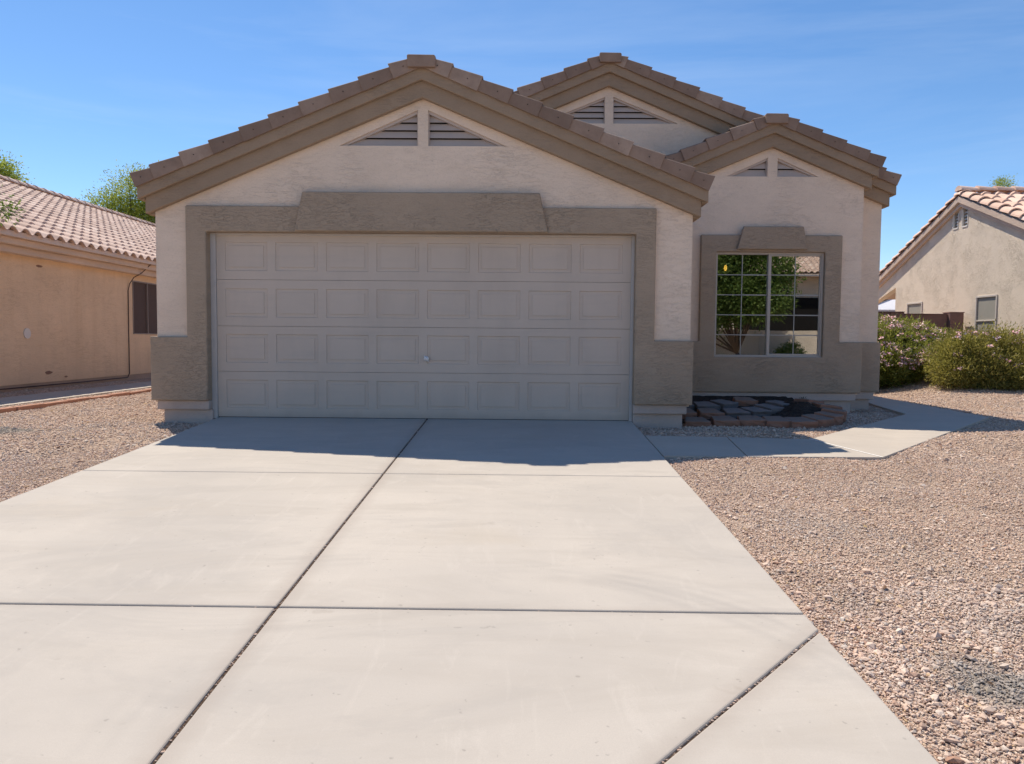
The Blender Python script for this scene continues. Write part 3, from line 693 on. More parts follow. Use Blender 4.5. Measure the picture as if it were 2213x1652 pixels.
# driveway slabs
def dz(y_): return 0.052*y_
drive = MB()
def slab(pts, gap=0.0, top=dz, th=0.12, mbx=None, lift=0.0):
    n = len(pts); cx = sum(q[0] for q in pts)/n; cy = sum(q[1] for q in pts)/n
    vs = [(x, y_, top(y_)+lift) for x, y_ in pts]+[(x, y_, top(y_)-th) for x, y_ in pts]
    fs = [tuple(range(n)), tuple(range(2*n-1, n-1, -1))]+[(i, i+n, (i+1) % n+n, (i+1) % n) for i in range(n)]
    (mbx or drive).add(vs, fs)
A, C_, B = -3.60, -1.12, 1.305; g1, g2, gc = 0.0025, 0.0060, 0.0065
slab([(A, -2.72+g1), (C_-gc, -2.72+g1), (C_-gc, .16), (A, .16)]); slab([(C_+gc, -2.72+g1), (B, -2.72+g1), (B, .16), (C_+gc, .16)])
slab([(A, -5.44+g2), (C_-gc, -5.44+g2), (C_-gc, -2.72-g1), (A, -2.72-g1)]); slab([(C_+gc, -5.44+g2), (B, -5.44+g2), (B, -2.72-g1), (C_+gc, -2.72-g1)])
slab([(A, -8.36+g2), (C_-gc, -8.36+g2), (C_-gc, -5.44-g2), (A, -5.44-g2)])
dd = Vector((0.868, 0.984)).normalized(); nn = Vector((-dd.y, dd.x))*0.009
P1 = Vector((1.305, -5.616)); P2 = Vector((C_+gc, -5.616-(1.305-C_-gc)*0.984/0.868))
a1, a2 = P1+nn, P2+nn; c1, c2 = P1-nn, P2-nn
slab([(C_+gc, a2.y+.004), (B, a1.y), (B, -5.44-g2), (C_+gc, -5.44-g2)]); slab([(C_+gc, c2.y), (C_+gc, -11.2), (B+0.02, -11.2), (B, c1.y)])
slab([(A, -11.2+g2), (C_-gc, -11.2+g2), (C_-gc, -8.36-g2), (A, -8.36-g2)]); slab([(A, -14.0), (C_-gc, -14.0), (C_-gc, -11.2-g2), (A, -11.2-g2)]); slab([(C_+gc, -14.0), (B, -14.0), (B, -11.2-g2), (C_+gc, -11.2-g2)])
o = drive.build("driveway", CONC, bevel=0.010, seg=3); tag(o, kind="structure", label="pale concrete driveway with dark joints")
jm = MB(); vs = [(A+.02, .1, dz(.1)-.010), (B-.02, .1, dz(.1)-.010), (B-.02, -14, dz(-14)-.010), (A+.02, -14, dz(-14)-.010)]; jm.add(vs, [(0, 3, 2, 1)])
o = jm.build("joint_filler", JDIRT); tag(o, kind="structure", label="dirt lying in the driveway joints")

# path
def pz(y_): return min(-0.031, 0.052*y_)
path = MB(); j = 0.006
slab([(B+.008, -1.88), (2.085-j, -1.875), (2.165-j, -.875), (B+.008, -.83)], top=pz, mbx=path)
slab([(2.085+j, -1.875), (3.325, -1.85), (2.99, -.95), (2.165+j, -.875)], top=pz, mbx=path)
slab([(3.345, -1.84), (6.29, 1.44), (5.36, 1.79), (3.01, -.93)], top=pz, mbx=path)
slab([(6.293, 1.455), (6.53, 5.25), (6.6, 12), (5.7, 12), (5.75, 4.0), (5.363, 1.80)], top=pz, mbx=path)
o = path.build("path", CONC2, bevel=0.006); tag(o, kind="structure", label="concrete footpath from the driveway round the house corner")
pj = MB(); pj.add([(3.327, -1.845, pz(-1.845)+.001), (3.343, -1.843, pz(-1.84)+.001), (3.008, -.935, pz(-.935)+.001), (2.992, -.945, pz(-.945)+.001)], [(0, 1, 2, 3)])
o = pj.build("path_joint_seal", plain("seal_white", (0.85, 0.84, 0.8), 0.6)); tag(o, kind="structure", label="white sealed joint across the footpath")

# neighbour's slab and terracotta kerb on the left
mb = MB(); mb.prism([(-8.36, 0.5), (-7.42, 0.5), (-7.44, 24), (-8.38, 24)], -0.10, -0.045, 'z'); o = mb.build("side_path", CONC2, bevel=0.006); tag(o, kind="structure", label="narrow concrete path beside the orange house")
kb = thing("garden_kerb", (-6.9, 5, -0.05), "low terracotta garden kerb running beside the orange house", "kerb")
mb = MB(); yy = -2.2
while yy < 22:
    L = 0.6; jx = random.uniform(-.012, .012); mb.box(-6.95+jx, -6.855+jx, yy, yy+L-0.008, -0.12, -0.018+random.uniform(-.006, .006)); yy += L
mb.build("kerb_stones", TERRA, kb, bevel=0.012)

# ------------------------------------------------------------------ gravel stones (stuff)
PATHP = [(1.3, -1.87), (3.33, -1.83), (6.28, 1.45), (6.53, 5.25), (6.6, 12), (5.7, 12), (5.75, 4.0), (5.37, 1.78), (3.0, -.93), (2.16, -.865), (1.3, -.82)]
ico_v = []; ph = (1+5**.5)/2
for s1 in (-1, 1):
    for s2 in (-1, 1): ico_v += [(0, s1, s2*ph), (s1, s2*ph, 0), (s2*ph, 0, s1)]
bm = bmesh.new(); bmesh.ops.create_icosphere(bm, subdivisions=1, radius=1.0)
ICO_V = np.array([v.co[:] for v in bm.verts]); ICO_F = np.array([[v.index for v in f.verts] for f in bm.faces]); bm.free()
OCT_V = np.array([(1, 0, 0), (0, 1, 0), (-1, 0, 0), (0, -1, 0), (0, 0, 1), (0, 0, -1)], float)
OCT_F = np.array([(0, 1, 4), (1, 2, 4), (2, 3, 4), (3, 0, 4), (1, 0, 5), (2, 1, 5), (3, 2, 5), (0, 3, 5)])
CAM = np.array([0.0, -8.8938])
def keep(x, y_):
    k = ~((x > A-.0) & (x < B+.01) & (y_ < 0.3)) & ~inpoly(x, y_, PATHP)
    k &= ~((x > -4.25) & (x < 1.9) & (y_ > 0.08)); k &= ~((x > 1.8) & (x < 4.83) & (y_ > 2.42)); k &= ~((x > 4.8) & (x < 5.29) & (y_ > 2.77))
    k &= ~((x > -8.38) & (x < -7.41)) & ~((x > -6.96) & (x < -6.845)) & (x > -9.0)
    d = y_ - CAM[1]; f = x/np.maximum(d, .1)
    return k & (d > 1.6) & (f < 1.25) & (f > -1.0)
def stones(xr, yr, dens, rad, big, tv, tf, cond=None):
    n = int((xr[1]-xr[0])*(yr[1]-yr[0])*dens)
    x = RNG.uniform(*xr, n); y_ = RNG.uniform(*yr, n); k = keep(x, y_)
    if cond is not None: k &= cond(x, y_)
    pn = np.sin(x*3.1+2*np.sin(y_*1.9))*np.sin(y_*3.7-1.5*np.sin(x*2.3))+0.6*np.sin(x*8.3+y_*5.1)*np.sin(y_*9.7-x*3.3)
    k &= RNG.random(n) < np.clip(0.80+0.35*pn, 0.35, 1)
    x = x[k]; y_ = y_[k]; n = len(x)
    r_ = rad*np.exp(RNG.normal(0, 0.32, n)); r_ = np.where(RNG.random(n) < 0.022, r_*big*RNG.uniform(.7, 1, n), r_); r_ = np.minimum(r_, .028)
    V = np.repeat(tv[None], n, 0)*(1+RNG.normal(0, 0.22, (n, len(tv), 1)))
    V = V*np.stack([RNG.uniform(0.8, 1.45, n), RNG.uniform(0.65, 1.0, n), RNG.uniform(0.45, 0.8, n)], -1)[:, None, :]
    th = RNG.uniform(0, 6.283, n); c, s = np.cos(th)[:, None], np.sin(th)[:, None]
    tl = RNG.normal(0, 0.35, n)[:, None]; ct, st = np.cos(tl), np.sin(tl)
    X, Y, Z = V[..., 0], V[..., 1], V[..., 2]
    Y, Z = Y*ct-Z*st, Y*st+Z*ct; X, Y = X*c-Y*s, X*s+Y*c
    V = np.stack([X, Y, Z], -1)*r_[:, None, None]
    V += np.stack([x, y_, gz(x, y_)+r_*0.22+np.abs(RNG.normal(0, 0.003, n))], -1)[:, None, :]
    F = (tf[None]+(np.arange(n)*len(tv))[:, None, None]).reshape(-1, 3)
    return V.reshape(-1, 3), F
parts = []
D1 = lambda x, y_: np.hypot(x, y_-CAM[1]) < 4.6
D2 = lambda x, y_: (np.hypot(x, y_-CAM[1]) >= 4.6) & (np.hypot(x, y_-CAM[1]) < 8.2)
D3 = lambda x, y_: (np.hypot(x, y_-CAM[1]) >= 8.2) & (np.hypot(x, y_-CAM[1]) < 19)
parts.append(stones((1.3, 4.9), (-8.2, -4.0), 14000, 0.0052, 2.9, ICO_V, ICO_F, D1))
parts.append(stones((-4.5, -3.6), (-8.2, -4.0), 10000, 0.0052, 2.4, ICO_V, ICO_F, D1))
parts.append(stones((1.3, 8.0), (-8.0, 0.0), 6000, 0.0060, 2.1, OCT_V, OCT_F, D2))
parts.append(stones((-6.8, -3.6), (-8.0, 0.0), 6500, 0.0060, 2.1, OCT_V, OCT_F, D2))
parts.append(stones((1.3, 13), (-4.0, 9.0), 1800, 0.0088, 1.7, OCT_V, OCT_F, D3))
parts.append(stones((-9.2, -3.6), (-4.0, 9.0), 1800, 0.0088, 1.7, OCT_V, OCT_F, D3))
def numpy_mesh(name, V, F, mat, parent=None):
    me = bpy.data.meshes.new(name); nf, k = F.shape
    me.vertices.add(len(V)); me.vertices.foreach_set("co", V.astype(np.float32).ravel())
    me.loops.add(nf*k); me.loops.foreach_set("vertex_index", F.astype(np.int32).ravel())
    me.polygons.add(nf); me.polygons.foreach_set("loop_start", (np.arange(nf)*k).astype(np.int32))
    me.materials.append(mat); me.update(calc_edges=True); me.validate()
    return link(name, me, parent)
off = 0; Vs = []; Fs = []
for V, F in parts: Vs.append(V); Fs.append(F+off); off += len(V)
o = numpy_mesh("gravel", np.concatenate(Vs), np.concatenate(Fs), STONE); o.data.polygons.foreach_set("use_smooth", [False]*len(o.data.polygons)); tag(o, kind="stuff", label="loose pink and tan gravel stones")

# crumbs of gravel caught in the joints
def joint_crumbs():
    segs = [((C_, -2.72), (C_, -8.3), 300), ((C_, -.2), (C_, -2.7), 40), ((P1.x, P1.y), (P2.x, P2.y), 330), ((A, -5.44), (B, -5.44), 50)]
    V = []; F = []; n = 0
    for a, e, k in segs:
        a = np.array(a); e = np.array(e); L = e-a; nrm = np.array([-L[1], L[0]])/np.hypot(*L)
        for i in range(k):
            t = RNG.random(); q = a+L*t+nrm*RNG.normal(0, 0.004); r_ = 0.0021*math.exp(RNG.normal(0, .4))
            V.append(ICO_V*np.array([r_*1.5, r_, r_*.8])+np.array([q[0], q[1], 0.052*q[1]-.006])); F.append(ICO_F+n); n += 12
    o = numpy_mesh("joint_crumbs", np.concatenate(V), np.concatenate(F), STONE); tag(o, kind="stuff", label="tiny stones caught in the driveway joints")
joint_crumbs()

def litter():
    V = []; F = []; k = 0
    for i in range(420):
        x = RNG.uniform(1.35, 6.0) if i % 4 else RNG.uniform(-6, -3.7); y_ = RNG.uniform(-7.2, -2.2) if i % 3 else RNG.uniform(-2, 5)
        if not keep(np.array([x]), np.array([y_]))[0]: continue
        z = float(gz(x, y_))+.012; a = RNG.uniform(0, 6.28); L = RNG.uniform(.008, .03); W_ = L*RNG.uniform(.12, .5)
        c, s_ = math.cos(a), math.sin(a); zz = RNG.uniform(0, .012)
        V += [(x-c*L, y_-s_*L, z), (x+s_*W_, y_-c*W_, z+zz), (x+c*L, y_+s_*L, z+zz*.6), (x-s_*W_, y_+c*W_, z+.002)]; F.append((k, k+1, k+2, k+3)); k += 4
    b = NB("litter_mat", .8, .1); g = b.n("ShaderNodeNewGeometry")
    b.color(b.ramp(g.outputs["Random Per Island"], [(0.0, (.06, .04, .03)), (.5, (.16, .09, .05)), (.8, (.30, .20, .08)), (1.0, (.36, .30, .20))]))
    o = numpy_mesh("leaf_litter", np.array(V), np.array(F), b.m); tag(o, kind="stuff", label="dry leaves and twigs scattered on the gravel")
litter()

# ------------------------------------------------------------------ edging blocks
def edging_block(x, y_, rot, label, mat=BLK, w_=0.315, d_=0.25, h=0.125, z=-0.066, tilt=0.0):
    bm = bmesh.new(); bmesh.ops.create_cube(bm, size=1.0)
    for v in bm.verts:
        v.co.x *= w_*(1.0 if v.co.y < 0 else 0.72)*random.uniform(.97, 1.02); v.co.y *= d_; v.co.z = (v.co.z+.5)*h
    bmesh.ops.subdivide_edges(bm, edges=bm.edges, cuts=3, use_grid_fill=True)
    bm.normal_update()
    for v in bm.verts:
        if v.co.y < -d_*0.45 and v.co.z > 0.01: v.co.y += random.uniform(-.010, .008)
        v.co += Vector((random.uniform(-.005, .005), random.uniform(-.006, .006), random.uniform(-.004, .003)))
        e = abs(v.co.x)/(w_*.5); 
        if v.co.y < -d_*.3: v.co.y += 0.03*max(0, e-.45)
    me = bpy.data.meshes.new("edging_block"); bm.to_mesh(me); bm.free(); me.materials.append(mat)
    o = bpy.data.objects.new("edging_block", me); COL.objects.link(o); o.location = (x, y_, z); o.rotation_euler = (tilt, random.uniform(-.02, .02), math.radians(rot))
    md = o.modifiers.new("bevel", 'BEVEL'); md.width = .013; md.segments = 2; md.limit_method = 'ANGLE'; md.angle_limit = math.radians(50)
    tag(o, label, "edging block", "concrete edging blocks round the planting bed under the window")
BTILT = math.radians(6.3)
def btop(y_): return .022+.11*(y_-.385)
FR = [(2.12, .385, -3, "reddish edging block touching the garage pier, first of the front row"), (2.46, .41, 2, "rounded reddish edging block, second of the front row from the garage pier"),
      (2.80, .47, -2, "reddish edging block, third of the front row from the garage pier"), (3.10, .44, 3, "brown edging block in the middle of the front row, fourth from the garage pier"),
      (3.38, .42, 10, "edging block whose top catches a strip of sun, fifth of the front row"), (3.64, .56, 30, "edging block where the front row starts to curve back, sixth from the pier"),
      (3.87, .78, 48, "edging block on the curve of the bed, between the sunlit gravel and the dark soil"), (4.05, 1.06, 66, "outermost edging block at the right end of the bed"),
      (4.08, 1.40, 98, "small edging block behind the right end of the bed, near the wall"), (3.96, 1.72, 125, "edging block closing the curve of the bed against the wall ledge")]
SR = [(2.06, .86, -4, "dark red edging block half behind the garage pier in the second row", BLK), (2.40, .88, 3, "second row edging block behind the first two front blocks", BLK),
      (2.73, .90, 6, "grey edging block in the middle of the second row, where its curve begins", BLKG), (3.02, 1.02, 28, "grey edging block on the inner curve beside the dark soil", BLKG),
      (3.26, 1.25, 42, "upper grey edging block of the inner curve", BLKG), (3.50, 1.52, 40, "last grey edging block of the inner curve, nearest the wall", BLKG)]
TR = [(2.12, 1.36, 8, "grey edging block in the back row next to the garage corner", BLKG), (2.45, 1.33, 10, "pale grey edging block of the back row, second from the garage corner", BLKG), (2.74, 1.52, 36, "grey edging block turning back to the wall in the back row", BLKG), (3.08, 1.72, 0, "flat reddish edging block lying against the wall ledge below the window", BLK)]
for rowl in (FR, SR, TR):
    for q in rowl:
        edging_block(q[0], q[1], q[2], q[3], q[4] if len(q) > 4 else BLK, w_=.325*random.uniform(.97, 1.04), d_=.30, h=.14, z=btop(q[1])-.142+random.uniform(-.006, .008), tilt=BTILT+random.uniform(-.02, .02))
# dark soil filling the bed
def sheet(name, x0, x1, y0, y1, zf, poly, mat, step=.03):
    xs = np.arange(x0, x1, step); ys = np.arange(y0, y1, step); XX, YY = np.meshgrid(xs, ys); ok = inpoly(XX, YY, poly)
    I = np.arange(XX.size).reshape(XX.shape); F = []
    for i in range(len(ys)-1):
        for j_ in range(len(xs)-1):
            if ok[i, j_] and ok[i+1, j_] and ok[i, j_+1] and ok[i+1, j_+1]: F.append((I[i, j_], I[i, j_+1], I[i+1, j_+1], I[i+1, j_]))
    o = mesh_obj(name, np.stack([XX, YY, zf(XX, YY)], -1).reshape(-1, 3), [tuple(int(q) for q in f) for f in F], mat, smooth=True)
    bm = bmesh.new(); bm.from_mesh(o.data); bmesh.ops.delete(bm, geom=[v for v in bm.verts if not v.link_faces], context='VERTS'); bm.to_mesh(o.data); bm.free()
    tag(o, kind="structure", label="dark soil filling the planting bed under the window")
def bedz(x, y_):
    z = btop(y_)-.075
    z = z + .10*np.exp(-(((x-3.72)/.26)**2+((y_-1.35)/.30)**2))*(1+.35*np.sin(x*17)*np.cos(y_*19)) + .012*np.sin(x*31+y_*7)*np.sin(y_*27-x*9)
    return np.minimum(z, .16)
sheet("soil", 1.9, 4.2, .40, 2.40, bedz, [(1.9, .45), (3.45, .45), (3.8, .75), (4.05, 1.1), (4.05, 1.5), (3.95, 1.9), (3.9, 2.38), (1.9, 2.38)], SOIL)
# dry weeds in the bed
def weed(x, y_, z, h, label, n=26):
    mb = MB()
    for i in range(n):
        a = random.uniform(0, 6.28); l = h*random.uniform(.5, 1.1); t = random.uniform(.2, 1.0); w_ = .004
        b0 = Vector((x, y_, z)); b1 = b0+Vector((math.cos(a)*l*t*.5, math.sin(a)*l*t*.5, l*.7)); b2 = b0+Vector((math.cos(a)*l*t, math.sin(a)*l*t, l*.8))
        s = Vector((-math.sin(a), math.cos(a), 0))*w_
        mb.add([b0-s, b0+s, b1+s, b1-s, b2], [(0, 1, 2, 3), (3, 2, 4)])
    o = mb.build("dry_weed", plain("dry_weed_mat", (0.05, 0.045, 0.03), .9)); tag(o, label, "weed", "dry weeds in the planting bed")
weed(3.98, 1.95, .09, .12, "small dark dry weed at the wall above the right end of the bed")
weed(3.22, 1.95, .10, .11, "dark dry weed against the wall ledge below the window centre", 40)
weed(2.86, 1.78, .08, .09, "short dark weed between the back row blocks left of the window centre", 30)

# ------------------------------------------------------------------ foliage
def leaves(blobs, n, ln, wd, upb=0.3, shell=0.55, droop=0.0, seed=1, clump=0, cr=0.12):
    """blobs: (cx,cy,cz,rx,ry,rz,weight). leaf = folded 4-point blade"""
    R_ = np.random.default_rng(seed); w_ = np.array([b_[6] for b_ in blobs]); w_ = w_/w_.sum()
    if clump:
        m = max(1, n//clump); bi = R_.choice(len(blobs), m, p=w_); Bm = np.array(blobs)[bi]
        d = R_.normal(size=(m, 3)); d /= np.linalg.norm(d, axis=1)[:, None]
        rr = shell+(1-shell)*R_.random(m)**0.7
        rr = np.where(R_.random(m) < 0.14, rr*1.13, rr)
        cc = Bm[:, :3]+d*Bm[:, 3:6]*rr[:, None]
        ci = np.repeat(np.arange(m), clump); N = len(ci)
        o_ = R_.normal(size=(N, 3))*cr; P = cc[ci]+o_; D = d[ci]+R_.normal(size=(N, 3))*0.55
    else:
        bi = R_.choice(len(blobs), n, p=w_); Bm = np.array(blobs)[bi]; d = R_.normal(size=(n, 3)); d /= np.linalg.norm(d, axis=1)[:, None]
        P = Bm[:, :3]+d*Bm[:, 3:6]*(shell+(1-shell)*R_.random(n))[:, None]; D = d+R_.normal(size=(n, 3))*.5; N = n
    D[:, 2] += upb-droop; D /= np.linalg.norm(D, axis=1)[:, None]
    S = np.cross(D, R_.normal(size=(N, 3))); S /= np.linalg.norm(S, axis=1)[:, None]
    L = ln*R_.uniform(.6, 1.3, N)[:, None]; W_ = wd*R_.uniform(.7, 1.3, N)[:, None]
    V = np.stack([P, P+D*L*.5+S*W_*.5, P+D*L, P+D*L*.5-S*W_*.5], 1)
    F = np.arange(N*4).reshape(N, 4)
    return V.reshape(-1, 3), F
def merge(ls):
    V = []; F = []; o_ = 0
    for v, f in ls: V.append(v); F.append(f+o_); o_ += len(v)
    return np.concatenate(V), np.concatenate(F)
def flowers(blobs, n, seed, zmin, size=0.045):
    R_ = np.random.default_rng(seed); Bm = np.array(blobs)[R_.integers(0, len(blobs), n)]
    d = R_.normal(size=(n, 3)); d[:, 2] = np.abs(d[:, 2])*.8+.1; d[:, 1] -= 0.3; d /= np.linalg.norm(d, axis=1)[:, None]
    P = Bm[:, :3]+d*Bm[:, 3:6]*1.08; P = P[P[:, 2] > zmin]; V = []; k = 0
    for q in P:
        m = R_.integers(6, 16); cs_ = q+R_.normal(size=(m, 3))*np.array([.036, .036, .02])
        for c in cs_:
            nr = R_.normal(size=3)*.5+np.array([0, -.5, .8]); nr /= np.linalg.norm(nr); u = np.cross(nr, R_.normal(size=3)); u /= np.linalg.norm(u); v = np.cross(nr, u); s = size*R_.uniform(.5, 1)
            V.append([c+u*s*.6, c+v*s*.6+nr*.006, c-u*s*.6, c-v*s*.6+nr*.006])
    V = np.array(V).reshape(-1, 3); return V, np.arange(len(V)).reshape(-1, 4)
def stems(name, base, tops, r0, parent, mat=BARK, n=6):
    mb = MB(); bx = Vector(base)
    for t in tops:
        t = Vector(t); m1 = bx.lerp(t, .35)+Vector((random.uniform(-.1, .1), random.uniform(-.1, .1), .1))*(t-bx).length*.2; m2 = bx.lerp(t, .7)+Vector((random.uniform(-.1, .1), random.uniform(-.1, .1), .05))*(t-bx).length*.2
        mb.tube([bx+Vector((random.uniform(-r0, r0), random.uniform(-r0, r0), -.05)), m1, m2, t], [r0, r0*.7, r0*.42, r0*.12], n)
    return mb.build(name, mat, parent, smooth=True)

def bush(loc, label, blobs, nl, nf, mat, ln, wd, seed, fz, core=0.62):
    t = thing("flowering_bush", loc, label, "bush")
    v, f = merge([leaves(blobs, nl, ln, wd, .45, .72, seed=seed, clump=34, cr=.075), leaves(blobs, nl//3, ln, wd, .2, .35, seed=seed+5)])
    k = v.reshape(-1, 4, 3); z_ = gz(k[:, 0, 0], k[:, 0, 1]); m = k[:, :, 2].min(1) > z_+.01; v = k[m].reshape(-1, 3); f = np.arange(len(v)).reshape(-1, 4)
    numpy_mesh("foliage", v, f, mat, t)
    stems("stem", loc, [(b_[0]+random.uniform(-.2, .2), b_[1], b_[2]+b_[5]*.4) for b_ in blobs for _ in range(3)], .022, t)
    if nf:
        v, f = flowers(blobs, nf, seed+9, fz); numpy_mesh("blossom", v, f, PETAL, t)
b1 = [(7.55, 7.35, .68, .95, .85, .66, 3), (8.25, 7.7, .84, .75, .75, .53, 2), (7.0, 7.2, .50, .65, .7, .52, 1.6), (8.75, 7.7, .75, .6, .7, .50, 1.2), (7.75, 7.5, 1.12, .28, .3, .36, .45), (7.3, 7.3, 1.02, .3, .3, .26, .35), (8.3, 7.5, 1.08, .35, .3, .24, .35), (6.9, 7.1, .78, .25, .3, .28, .3), (7.35, 6.75, .50, .6, .45, .42, 1.2), (8.1, 6.8, .45, .5, .5, .38, 1)]
bush((7.8, 7.3, .08), "large oleander bush covered in pink blossom, behind the house corner", b1, 40000, 620, LEAF_O, .085, .019, 3, .35)
b2 = [(8.45, 5.75, .62, .62, .6, .52, 2), (9.0, 5.9, .60, .6, .6, .50, 2), (9.45, 5.7, .55, .6, .6, .46, 1.5), (8.15, 5.55, .42, .40, .4, .34, 1), (8.75, 5.35, .38, .55, .35, .33, 1.2), (9.4, 5.2, .35, .5, .4, .3, 1), (8.3, 5.6, .98, .22, .25, .22, .25), (9.15, 5.7, 1.02, .3, .25, .2, .3), (8.75, 5.6, 1.05, .16, .2, .2, .15)]
bush((8.8, 5.7, 0.0), "rounder olive bush with few blossoms at the right edge, before the larger one", b2, 44000, 60, LEAF_S, .06, .016, 21, .35)

# ------------------------------------------------------------------ block wall
BW = thing("block_wall", (8.0, 9.3, 0.1), "low reddish brown block wall behind the flowering bush", "wall")
mb = MB(); mb.box(8.951, 9.96, 9.21, 9.38, 0.0, 1.625); mb.box(5.5, 8.62-.004, 9.2, 9.38, 0, 1.665); mb.box(8.62+.004, 8.949, 9.2, 9.38, 0, 1.665)
mb.build("wall_panel", BLOCKW, BW, bevel=.006)
mb = MB(); mb.box(9.962, 10.28, 9.10, 9.42, 0, 1.665); mb.build("pier", BLOCKW, BW, bevel=.012)
mb = MB(); mb.box(5.5, 8.95, 9.185, 9.395, 1.6655, 1.69); mb.box(9.955, 10.29, 9.09, 9.43, 1.6655, 1.685); mb.box(8.952, 9.953, 9.195, 9.395, 1.6255, 1.645); mb.build("coping", BLOCKW, BW, bevel=.004)

# ------------------------------------------------------------------ left neighbour
LX = -8.95
LH = thing("orange_house", (LX, 14, 0), "orange stucco house with pink tiled roof, left of the driveway", "house")
Y0L, Y1L = 1.6, 27.0; ridgeX = -14.66; eX = -8.45; eZ = 2.71
wh = [[(8.63, 1.01), (10.03, 1.01), (10.03, 2.24), (8.63, 2.24)]]
holed("house_wall", [(Y0L, .085), (Y1L, .085), (Y1L, 2.56), (Y0L, 2.56)], wh, LX, LX-.16, LWALL, LH, ax='x')
mb = MB(); mb.box(LX-.5, LX-.012, Y0L, Y1L, -.2, .085); mb.build("stem_wall", stucco("stem_orange", (0.52, 0.38, 0.29), .15, 1, .25), LH)
gab = [(LX-.16, .085), (LX-.16, 2.6), (ridgeX, eZ-.25+PITCH*(eX-ridgeX)), (2*ridgeX-LX, 2.6), (2*ridgeX-LX, .085)]
mb = MB(); mb.prism(gab, Y0L, Y0L+.2); mb.prism(gab, Y1L-.2, Y1L); mb.box(2*ridgeX-LX, 2*ridgeX-LX+.16, Y0L+.2, Y1L-.2, .085, 2.6); mb.build("gable_wall", LWALL, LH)
mb = MB(); mb.box(eX-.11, eX-.065, Y0L-.1, Y1L+.1, 2.615, 2.705); mb.build("fascia_board", plain("fascia_cream", (0.70, 0.58, 0.50), .7), LH)
mb = MB(); mb.box(LX, eX-.17, Y0L-.08, Y1L+.08, 2.50, 2.6145); mb.box(LX, eX-.30, Y0L-.06, Y1L+.06, 2.375, 2.4995); mb.build("eave_band", LBAND, LH, bevel=.012)
mb = MB(); mb.box(LX, eX-.11, Y0L-.09, Y1L+.09, 2.6155, 2.66); mb.build("soffit", LBAND, LH)
rn = ridgeX; half = eX-ridgeX
mb = MB(); mb.prism(chevron(ridgeX, half-.08, eZ-.035+PITCH*half, eZ-.09+PITCH*half), Y0L-.1, Y1L+.1); mb.build("roof_deck", LBAND, LH)
tile_roof("roof_tiles", (eX, Y0L-.1), (0, 1), (-1, 0), Y1L-Y0L+.2, half, eZ-.02, TILEL, LH, w_=.325, row=.40, amp=.038)
tile_roof("roof_tiles", (2*ridgeX-eX, Y0L-.1), (0, 1), (1, 0), Y1L-Y0L+.2, half, eZ-.02, TILEL, LH, w_=.325, row=.40, amp=.038)
mb = MB(); ridge_caps(mb, (ridgeX, Y0L-.1, eZ+PITCH*half+.05), (ridgeX, Y1L+.1, eZ+PITCH*half+.05), .14, .42); mb.build("ridge_caps", TILEL, LH, attr=True)
# window with bronze sun screens
mb = MB(); a, e, z0, z1 = 8.63, 10.03, 1.01, 2.24; xw = LX
mb.box(xw-.04, xw+.012, a, a+.025, z0, z1); mb.box(xw-.04, xw+.012, e-.025, e, z0, z1); mb.box(xw-.04, xw+.012, a+.025, e-.025, z1-.025, z1); mb.box(xw-.04, xw+.012, a+.025, e-.025, z0, z0+.025); mb.box(xw-.04, xw+.014, 9.325-.013, 9.325+.013, z0+.025, z1-.025)
WL = mb.build("window", SCREENF, LH)
for q0, q1 in ((a+.025, 9.312), (9.338, e-.025)):
    mb = MB(); mb.box(xw-.03, xw-.022, q0, q1, z0+.025, z1-.025); mb.build("sun_screen", SCREEN, WL)
mb = MB(); mb.tube([(LX+.40, 8.84, 2.69), (LX+.36, 8.75, 2.60), (LX+.22, 8.62, 2.40), (LX+.10, 8.52, 2.30), (LX+.03, 8.46, 2.15), (LX+.015, 8.42, 2.0), (LX+.015, 8.41, 1.0), (LX+.015, 8.41, .12), (LX+.02, 8.32, .03), (LX+.02, 6.5, .025), (LX+.02, 3.0, .035)], .010, 8); mb.build("cable", CABLE, LH, smooth=True)
mb = MB(); mb.tube([(LX-.01, 4.84, .995), (LX+.018, 4.84, .995)], .095, 20); mb.build("cover_plate", PLATE, LH)
# mended spots in the stucco
def blotch(yc, zc, w_, h, mat, name="stucco_patch"):
    mb = MB(); n = 14; pts = []
    for k in range(n):
        t = 2*math.pi*k/n; pts.append((yc+math.cos(t)*w_*random.uniform(.75, 1.1), zc+math.sin(t)*h*random.uniform(.75, 1.1)))
    mb.prism(pts, LX+.001, LX+.004, 'x'); mb.build(name, mat, LH)
PT = plain("bare_patch", (0.30, 0.17, 0.11), .9); 
blotch(5.25, 2.24, .10, .025, PT); blotch(5.45, .26, .12, .035, PT); blotch(6.0, .16, .05, .018, PT)

# ------------------------------------------------------------------ right neighbour
RX = 10.4
RH = thing("cream_house", (RX, 9.5, 0.1), "cream stucco house with gable and barrel tiled roof at the right edge", "house")
RY, RZ, RP = 9.55, 4.56, 0.402
ye0, ye1 = 4.4, 14.7
rz = lambda y_, off: RZ-off-RP*abs(y_-RY)
outer = [(ye0, 0), (ye0, rz(ye0, .25)), (RY, RZ-.25), (ye1, rz(ye1, .25)), (ye1, rz(ye1, .25)-.32), (12.66, 2.49), (12.66, 0)]
vents = [[(9.69, 3.71), (9.92, 3.71), (9.92, 4.06), (9.69, 4.12)], [(9.30, 3.71), (9.545, 3.71), (9.545, 4.17), (9.30, 4.10)]]
wins = [[(8.055, 1.0), (8.845, 1.0), (8.845, 2.035), (8.055, 2.035)], [(11.20, 1.3), (11.985, 1.3), (11.985, 2.03), (11.20, 2.03)]]
holed("gable_wall", outer, vents+wins, RX, RX+.18, RWALL, RH, ax='x')
